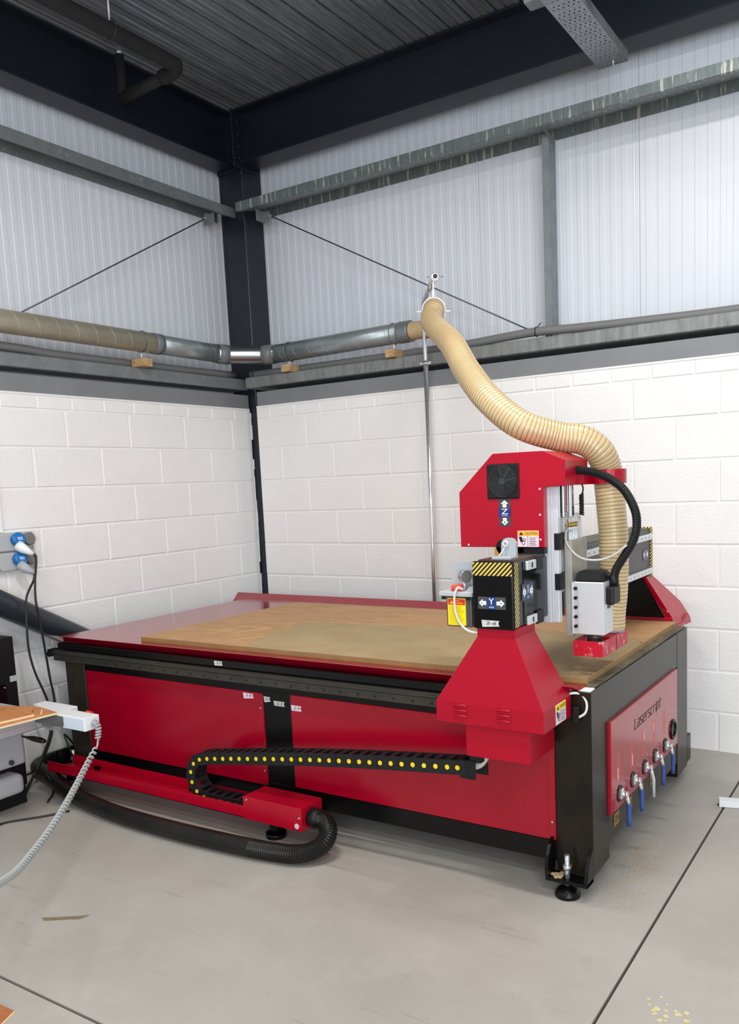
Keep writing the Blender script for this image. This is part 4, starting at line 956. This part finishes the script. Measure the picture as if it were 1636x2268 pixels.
b = B(); torus(b, (1.618, -0.08, 2.22), (0, 0, 1), 0.018, 0.007, 18, 8); box(b, 1.580, 1.656, -0.087, -0.073, 2.212, 2.230, 0.002); obj('pipe_clamp', b, chrome_m, Pt)
hp = [(1.445, 0.052, 2.450), (1.52, 0.052, 2.449), (1.585, 0.045, 2.444), (1.658, 0.004, 2.434), (1.702, -0.085, 2.424), (1.745, -0.19, 2.404), (1.815, -0.315, 2.388), (1.90, -0.46, 2.392), (1.985, -0.60, 2.402), (2.030, -0.675, 2.385), (2.09, -0.80, 2.30)]
hp += [(2.45, -1.259, 2.1), (2.622, -1.458, 1.956), (2.793, -1.62, 1.819), (2.937, -1.653, 1.709), (3.058, -1.585, 1.657), (3.142, -1.547, 1.638), (3.195, -1.514, 1.594)]
hp += [(3.212, -1.474, 1.525), (3.219, -1.478, 1.47), (3.228, -1.480, 1.38), (3.236, -1.482, 1.27), (3.237, -1.484, 1.18), (3.233, -1.486, 1.07), (3.225, -1.488, 0.99), (3.222, -1.488, 0.93)]
hpath = catmull(hp, 14)
HR = 0.0555
Hs = thing('dust_hose', 'long beige ribbed extraction hose looping from the duct down to the router head', 'hose', tuple(hp[0]))
step = 0.0138/4
fine = resample(hpath, step)
b = B(); tube(b, fine, lambda i, n: HR-0.0020*(0.5+0.5*math.cos(2*PI*i/4)), 24); obj('hose_wall', b, hose_m, Hs)
fr = frames(fine)
b = B()
for i in range(0, len(fine)-1, 4):     # the wire seen in each groove
    c = fine[i]; x, y = fr[i]; T = x.cross(y); ring = []
    for k in range(24):
        a = 2*PI*k/24; d = x*math.cos(a)+y*math.sin(a); ring.append([b.verts.new(c+d*(HR-0.0020)+T*0.0011), b.verts.new(c+d*(HR-0.0008)), b.verts.new(c+d*(HR-0.0020)-T*0.0011)])
    for k in range(24):
        r0, r1 = ring[k], ring[(k+1) % 24]
        for j in range(2):
            f = b.faces.new((r0[j], r1[j], r1[j+1], r0[j+1])); f.smooth = True
obj('spiral_wire', b, wire_m, Hs, 'brown wire spiral in the hose wall')
# hanging rings belong to the pole
i0 = min(range(len(fine)), key=lambda i: (fine[i]-Vector((2.010, -0.640, 2.398))).length)
T0 = (fine[i0+1]-fine[i0-1]).normalized()
b = B(); torus(b, fine[i0], T0, HR+0.004, 0.0035, 32, 6); cyl(b, fine[i0]+Vector((0, 0, HR+0.004)), (fine[i0].x, fine[i0].y+0.005, 2.548), 0.0045, 8); cyl(b, fine[i0]+Vector((0, 0, HR+0.006)), fine[i0]+Vector((0, 0, HR+0.034)), 0.0075, 8)
for s_ in (-1, 1):
    e = fine[i0]+sx*s_*(HR+0.004)+Vector((0, 0, -0.01)); cyl(b, e, e+sx*s_*0.03, 0.004, 8)
obj('hose_ring', b, print_w_m, Pt)
i1 = min(range(len(fine)), key=lambda i: (fine[i]-Vector((1.78, -0.255, 2.396))).length); T1 = (fine[i1+1]-fine[i1-1]).normalized()
b = B(); torus(b, fine[i1], T1, HR+0.004, 0.0035, 32, 6); q = A0.lerp(A1, 0.45); cyl(b, fine[i1]+(q-fine[i1]).normalized()*(HR+0.003), q, 0.004, 8); e = fine[i1]-sx*(HR+0.004); cyl(b, e, e-sx*0.03, 0.004, 8); obj('hose_ring', b, print_w_m, Pt)

# ------------------------------------------------------------------ black ribbed hose on the floor
bp_ = resample(catmull([(2.128, -1.955, 0.136), (2.170, -1.965, 0.128), (2.200, -1.995, 0.098), (2.195, -2.045, 0.066), (2.135, -2.095, 0.046), (2.03, -2.120, 0.041), (1.85, -2.140, 0.041), (1.5, -2.155, 0.041), (1.15, -2.150, 0.041), (0.85, -2.115, 0.041), (0.60, -2.060, 0.041), (0.30, -1.955, 0.041), (0.10, -1.89, 0.041), (0.06, -1.75, 0.041), (0.07, -1.5, 0.041)], 10), 0.005)
b = B(); tube(b, bp_, lambda i, n: 0.0385-(0.0035 if (i % 2 and i < 95) else (0.0004 if i % 2 else 0)), 18, smooth=False)
tag(obj('cable_hose', b, dusth_m), 'thick black ribbed hose snaking over the floor before the router', 'hose')

# ------------------------------------------------------------------ things at the left
b = B(); tube(b, [(0.105, -3.2, 1.66), (0.105, -2.55, 1.284), (0.105, -1.2, 0.492), (0.105, -0.9, 0.33)], 0.067, 26)
tag(obj('drain_pipe', b, pvc_m), 'thick dark grey plastic pipe slanting down behind the router', 'pipe')
# sockets
def socket(z0, label, first, plugm):
    t = thing('power_socket', label, 'socket', (0, -1.83, z0))
    p = B(); box(p, 0.0035, 0.042, -1.96, -1.742, z0, z0+0.098, 0.005, seg=2); obj('housing', p, grey_m, t)
    p = B(); lathe(p, (0.042, -1.775, z0+0.058), (1, 0, 0.1), [(0, 0.034), (0.018, 0.034), (0.024, 0.03)], 24); obj('flap_cover', p, dgrey_m, t)
    p = B(); cyl(p, (0.058, -1.798, z0+0.05), (0.062, -1.755, z0+0.030), 0.003, 6); obj('flap_edge', p, print_k_m, t)
    p = B(); lathe(p, (0.042, -1.845, z0+0.055), (1, 0.1, 0.35), [(0, 0.036), (0.03, 0.037), (0.034, 0.03)], 24); obj('blue_cap', p, blue_m, t, 'blue round socket cap')
    d = Vector((1, 0.1, 0.35)).normalized(); c = Vector((0.042, -1.845, z0+0.055))+d*0.0345; x = Vector((0, 1, 0)); x = (x-d*x.dot(d)).normalized(); y = d.cross(x)
    p = B(); V_ = [p.verts.new(c+x*a+y*e+d*0.0006) for a, e in ((-0.016, -0.010), (0.016, -0.010), (0.016, 0.008), (-0.016, 0.008))]; p.faces.new(V_); obj('cap_label', p, mat('pale_blue_print', (150, 190, 225), 0.5), t)
    p = B(); tube(p, [(0.060, -1.850, z0+0.030), (0.085, -1.835, z0+0.008), (0.105, -1.815, z0-0.012), (0.115, -1.800, z0-0.024)], lambda i, n: (0.030, 0.026, 0.016, 0.010)[i], 16); obj('plug', p, plugm, t)
    for yy in (-1.95, -1.752):
        for zz in (z0+0.01, z0+0.088):
            p = B(); cyl(p, (0.042, yy, zz), (0.0428, yy, zz), 0.004, 8); obj('screw', p, dgrey_m, t)
socket(1.232, 'upper grey wall socket with blue cap and white plug', True, white_m)
socket(1.126, 'lower grey wall socket with blue cap and grey plug', False, lgrey_m)
b = B(); tube(b, catmull([(0.112, -1.803, 1.212), (0.135, -1.800, 1.18), (0.18, -1.850, 1.06), (0.205, -1.872, 0.96), (0.20, -1.858, 0.868), (0.195, -1.842, 0.718), (0.195, -1.828, 0.54), (0.20, -1.818, 0.395), (0.215, -1.86, 0.241), (0.22, -1.92, 0.13), (0.25, -2.04, 0.02), (0.32, -2.11, 0.008)], 8), 0.006, 8)
tag(obj('power_cable', b, cable_m), 'thin black cable hanging from the white plug of the upper wall socket', 'cable')
b = B(); tube(b, catmull([(0.112, -1.803, 1.104), (0.14, -1.83, 1.07), (0.19, -1.915, 0.985), (0.212, -1.942, 0.857), (0.214, -1.946, 0.712), (0.222, -1.928, 0.586), (0.235, -1.880, 0.413), (0.235, -1.88, 0.26), (0.24, -1.95, 0.13), (0.29, -2.07, 0.02), (0.36, -2.14, 0.008)], 8), 0.006, 8)
tag(obj('power_cable', b, cable_m), 'thin black cable hanging from the grey plug of the lower wall socket', 'cable')
b = B(); box(b, 0.0035, 0.03, -1.945, -1.905, 1.332, 1.93, 0.002); tag(obj('wall_trunking', b, white_m), 'white vertical cable trunking on the left wall above the sockets', 'trunking')
b = B(); tube(b, catmull([(1.6, -3.0, 0.006), (1.0, -2.70, 0.006), (0.70, -2.50, 0.006), (0.60, -2.42, 0.006), (0.705, -2.27, 0.006), (0.76, -2.17, 0.006)], 8)[8:], 0.005, 8)
tag(obj('floor_cable', b, cable_m), 'thin black cable curling over the bare floor in front of the black hose', 'cable')
for k, (pts, lb) in enumerate((([(0.05, -1.62, 0.08), (0.16, -1.75, 0.19), (0.30, -1.83, 0.175), (0.40, -1.87, 0.12)], 'short black cable rising from the router foot to the left'), ([(0.18, -2.14, 0.008), (0.30, -2.05, 0.09), (0.38, -2.035, 0.10), (0.46, -2.045, 0.02), (0.56, -2.15, 0.008)], 'black cable arched over the thick hose end near the saw'))):
    b = B(); tube(b, catmull(pts, 8), 0.005, 8); tag(obj('loose_cable', b, cable_m), lb, 'cable')
# black cabinet far left
t = thing('control_cabinet', 'tall black cabinet at the left edge behind the saw', 'cabinet', (0.11, -2.3, 0))
b = B(); box(b, 0.015, 0.20, -2.7, -2.02, 0, 0.80, 0.004); obj('case', b, blackflat_m, t)
b = B(); box(b, 0.20, 0.204, -2.060, -2.021, 0.565, 0.595); box(b, 0.20, 0.204, -2.075, -2.035, 0.40, 0.425); obj('label_strip', b, grey_m, t)
b = B(); box(b, 0.20, 0.212, -2.16, -2.09, 0.43, 0.56, 0.004); obj('switch_plate', b, blackgloss_m, t)
for z in (0.445, 0.545):
    b = B(); cyl(b, (0.212, -2.10, z), (0.214, -2.10, z), 0.005, 8); obj('screw', b, chrome_m, t)
b = B(); box(b, 0.015, 0.12, -2.75, -2.08, 0.80, 0.83); obj('top_lip', b, lgrey_m, t)
# bench saw
Sw = thing('bench_saw', 'low grey bench saw on a black base with a white guard box at left', 'saw', (0.42, -2.5, 0))
b = B(); box(b, 0.215, 0.445, -3.2, -2.182, 0, 0.40, 0.004); obj('base', b, blackflat_m, Sw)
b = B(); box(b, 0.23, 0.53, -3.2, -2.215, 0.225, 0.395, 0.02, seg=3); obj('body', b, lgrey_m, Sw)
b = B(); box(b, 0.25, 0.535, -3.2, -2.235, 0.085, 0.185, 0.03, seg=3); obj('drawer', b, grey_m, Sw)
b = B(); lathe(b, (0.53, -2.30, 0.255), (1, -0.2, 0), [(0, 0.012), (0.012, 0.012), (0.016, 0.009)], 16); obj('knob', b, rail_m, Sw)
b = B(); tube(b, [(0.52, -2.23, 0.365), (0.555, -2.225, 0.362), (0.60, -2.22, 0.360), (0.66, -2.215, 0.357), (0.685, -2.213, 0.355)], lambda i, n: (0.004, 0.005, 0.013, 0.014, 0.009)[i], 12); obj('clamp_lever', b, blackflat_m, Sw)
b = B(); box(b, 0.30, 0.585, -3.2, -2.20, 0.395, 0.422, 0.004); box(b, 0.30, 0.60, -3.2, -2.205, 0.428, 0.450, 0.006, seg=2); box(b, 0.30, 0.59, -3.2, -2.21, 0.42, 0.43); obj('table_rail', b, alu_m, Sw)
b = B(); box(b, 0.30, 0.66, -3.2, -2.205, 0.45, 0.505, 0.003); obj('table', b, alu_m, Sw)
b = B(); box(b, 0.60, 1.030, -2.236, -2.156, 0.451, 0.513, 0.002); box(b, 0.55, 0.80, -2.165, -2.10, 0.455, 0.512, 0.002); obj('guard_box', b, white_m, Sw, 'white box arm')
b = B(); box(b, 0.88, 1.025, -2.2375, -2.236, 0.456, 0.508); obj('box_cover', b, mat('pale_blue_white', (214, 226, 240), 0.3), Sw)
b = B(); cyl(b, (0.93, -2.150, 0.500), (0.96, -2.150, 0.500), 0.018, 14); obj('red_button', b, redcap_m, Sw, 'red button')
gl = bpy.data.materials.new('clear_plastic'); gl.use_nodes = True; gb_ = gl.node_tree.nodes['Principled BSDF']; gb_.inputs['Transmission Weight'].default_value = 0.85; gb_.inputs['Roughness'].default_value = 0.12; gb_.inputs['Base Color'].default_value = (0.75, 0.75, 0.74, 1)
b = B()
pts = [(0.665, 0.44), (0.80, 0.428), (0.86, 0.442), (0.878, 0.465), (0.878, 0.505), (0.665, 0.505)]
prism(b, pts, faceY(-2.236), 0, 0.004); prism(b, pts, faceY(-2.190), 0, 0.004); obj('clear_guard', b, gl, Sw)
b = B(); box(b, 0.70, 0.76, -2.232, -2.196, 0.435, 0.495, 0.006); cyl(b, (0.85, -2.235, 0.485), (0.85, -2.195, 0.485), 0.010, 10); obj('guard_bracket', b, blackflat_m, Sw)
# coiled lead
cp = [(1.028, -2.195, 0.486), (1.060, -2.197, 0.484), (1.082, -2.203, 0.470), (1.086, -2.210, 0.445), (1.087, -2.216, 0.415)]
cp2 = [(1.087, -2.216, 0.415), (1.090, -2.222, 0.396), (1.097, -2.235, 0.384)]
cp3 = [(1.097, -2.235, 0.384), (1.118, -2.275, 0.368), (1.168, -2.347, 0.345), (1.295, -2.51, 0.308), (1.458, -2.71, 0.284), (1.615, -2.91, 0.278), (1.783, -3.097, 0.314), (2.0, -3.35, 0.42), (2.2, -3.60, 0.60)]
def coil(bm, pts, R, pitch, r):
    q = resample(catmull(pts, 20), 0.0015); fr_ = frames(q); out = []; s = 0.0; ph = 0.0
    for i in range(len(q)):
        if i: ph += 2*PI*(q[i]-q[i-1]).length/pitch(i/len(q))
        Rk = R*min(1, i/6, (len(q)-1-i)/6+0.01)
        out.append(q[i]+fr_[i][0]*Rk*math.cos(ph)+fr_[i][1]*Rk*math.sin(ph))
    tube(bm, out, r, 7)
t = thing('coiled_lead', 'grey coiled telephone-style lead hanging from the white saw box', 'cable', cp[0])
b = B(); coil(b, cp, 0.0098, lambda k: 0.0125, 0.0050); obj('upper_coil', b, coil_m, t)
b = B(); tube(b, catmull(cp2, 5), 0.0045, 8); obj('link_piece', b, coil_m, t)
b = B(); coil(b, cp3, 0.0098, lambda k: 0.033-0.0120*min(1, k*1.6), 0.0048); obj('lower_coil', b, coil_m, t)
# plywood on the saw table
b = B(); prism(b, [(0.30, -2.75), (0.782, -2.75), (0.843, -2.236), (0.646, -2.206), (0.40, -2.30)], ALZ, 0.5135, 0.521); t = tag(obj('plywood_sheet', b, [ply_m]), 'larger thin orange plywood sheet on the saw table', 'board')
b = B(); prism(b, [(0.7825, -2.75), (0.8435, -2.236), (0.842, -2.236), (0.781, -2.75)], ALZ, 0.5133, 0.5212); obj('pale_edge', b, plyedge_m, t)
b = B(); prism(b, [(0.52, -2.66), (0.73, -2.63), (0.792, -2.322), (0.735, -2.300), (0.70, -2.262), (0.642, -2.258), (0.60, -2.34), (0.50, -2.38)], ALZ, 0.521, 0.529); t = tag(obj('plywood_offcut', b, [ply_m]), 'smaller broken plywood piece lying on the larger plywood sheet', 'board')
b = B(); prism(b, [(0.7305, -2.63), (0.7925, -2.322), (0.7910, -2.322), (0.729, -2.63)], ALZ, 0.5208, 0.5292); obj('pale_edge', b, plyedge_m, t)
b = B(); prism(b, [(0.79, -2.29), (0.795, -2.285), (0.728, -2.235), (0.725, -2.240)], ALZ, 0.5212, 0.525); tag(obj('wood_sliver', b, plyedge_m), 'pale wood sliver on the larger plywood sheet beside the broken piece', 'offcut')
# floor offcuts and trunking
b = B(); prism(b, [(1.60, -3.30), (1.919, -3.245), (1.988, -3.243), (2.05, -3.40), (1.7, -3.5)], ALZ, 0.0008, 0.0065); t = tag(obj('plywood_scrap', b, mat('brown_ply', (176, 108, 62), 0.5, var=0.3, vscale=20, rgb2=(150, 84, 44))), 'brown plywood scrap on the floor at the bottom left corner', 'board')
b = B(); prism(b, [(1.9885, -3.243), (2.0505, -3.40), (2.049, -3.401), (1.987, -3.244)], ALZ, 0.0006, 0.0067); obj('pale_edge', b, plyedge_m, t)
t = thing('floor_trunking', 'white plastic trunking length lying on the floor at the right edge', 'trunking', (3.9, -0.7, 0))
b = B(); hexa(b, [(3.478, -0.785, 0.002), (4.6, -0.50, 0.002), (4.588, -0.452, 0.002), (3.466, -0.737, 0.002), (3.478, -0.785, 0.030), (4.6, -0.50, 0.030), (4.588, -0.452, 0.030), (3.466, -0.737, 0.030)]); obj('body', b, white_m, t)
b = B(); cyl(b, (3.473, -0.775, 0.008), (3.468, -0.773, 0.008), 0.004, 8); obj('end_hole', b, print_k_m, t)
# sawdust and chips scattered over the floor by the router's right end
b = B()
def flake(x, y, s):
    a = random.uniform(0, PI); u = Vector((math.cos(a), math.sin(a)))*s; v = Vector((-u.y, u.x))*random.uniform(0.2, 0.6)
    prism(b, [(x-u.x-v.x, y-u.y-v.y), (x+u.x-v.x, y+u.y-v.y), (x+u.x+v.x, y+u.y+v.y), (x-u.x+v.x, y-u.y+v.y)], ALZ, 0.0006, 0.0006+s*0.5)
for k in range(520): flake(random.gauss(3.33, 0.05), random.gauss(-1.50, 0.18), random.uniform(0.0010, 0.0032))
for k in range(150): flake(random.uniform(1.6, 4.2), random.uniform(-3.6, -0.3), random.uniform(0.001, 0.003))
tag(obj('sawdust', b, dust_m), 'pale sawdust and chips scattered on the floor right of the router', 'sawdust', kind='stuff')
b = B(); prism(b, [(1.555, -2.86), (1.60, -2.835), (1.665, -2.79), (1.70, -2.765), (1.69, -2.80), (1.62, -2.845), (1.58, -2.87)], ALZ, 0.0005, 0.0015)
tag(obj('floor_patch', b, mat('patch_brown', (132, 118, 86), 0.8, var=0.3, vscale=40)), 'small brown scuffed strip on the bare floor near the front', 'patch')
b = B()
for k in range(26):
    x, y = random.gauss(3.66, 0.03), random.gauss(-2.35, 0.035); s = random.uniform(0.004, 0.013); prism(b, [(x+s*math.cos(a)*random.uniform(0.6, 1), y+s*math.sin(a)*random.uniform(0.6, 1)) for a in (0, 1.2, 2.4, 3.6, 4.8)], ALZ, 0.0003, 0.0006+0.00008*k)
tag(obj('filler_spill', b, mat('spill_cream', (206, 196, 150), 0.8)), 'dried cream splash on the floor right of the front joint', 'spill', kind='stuff')
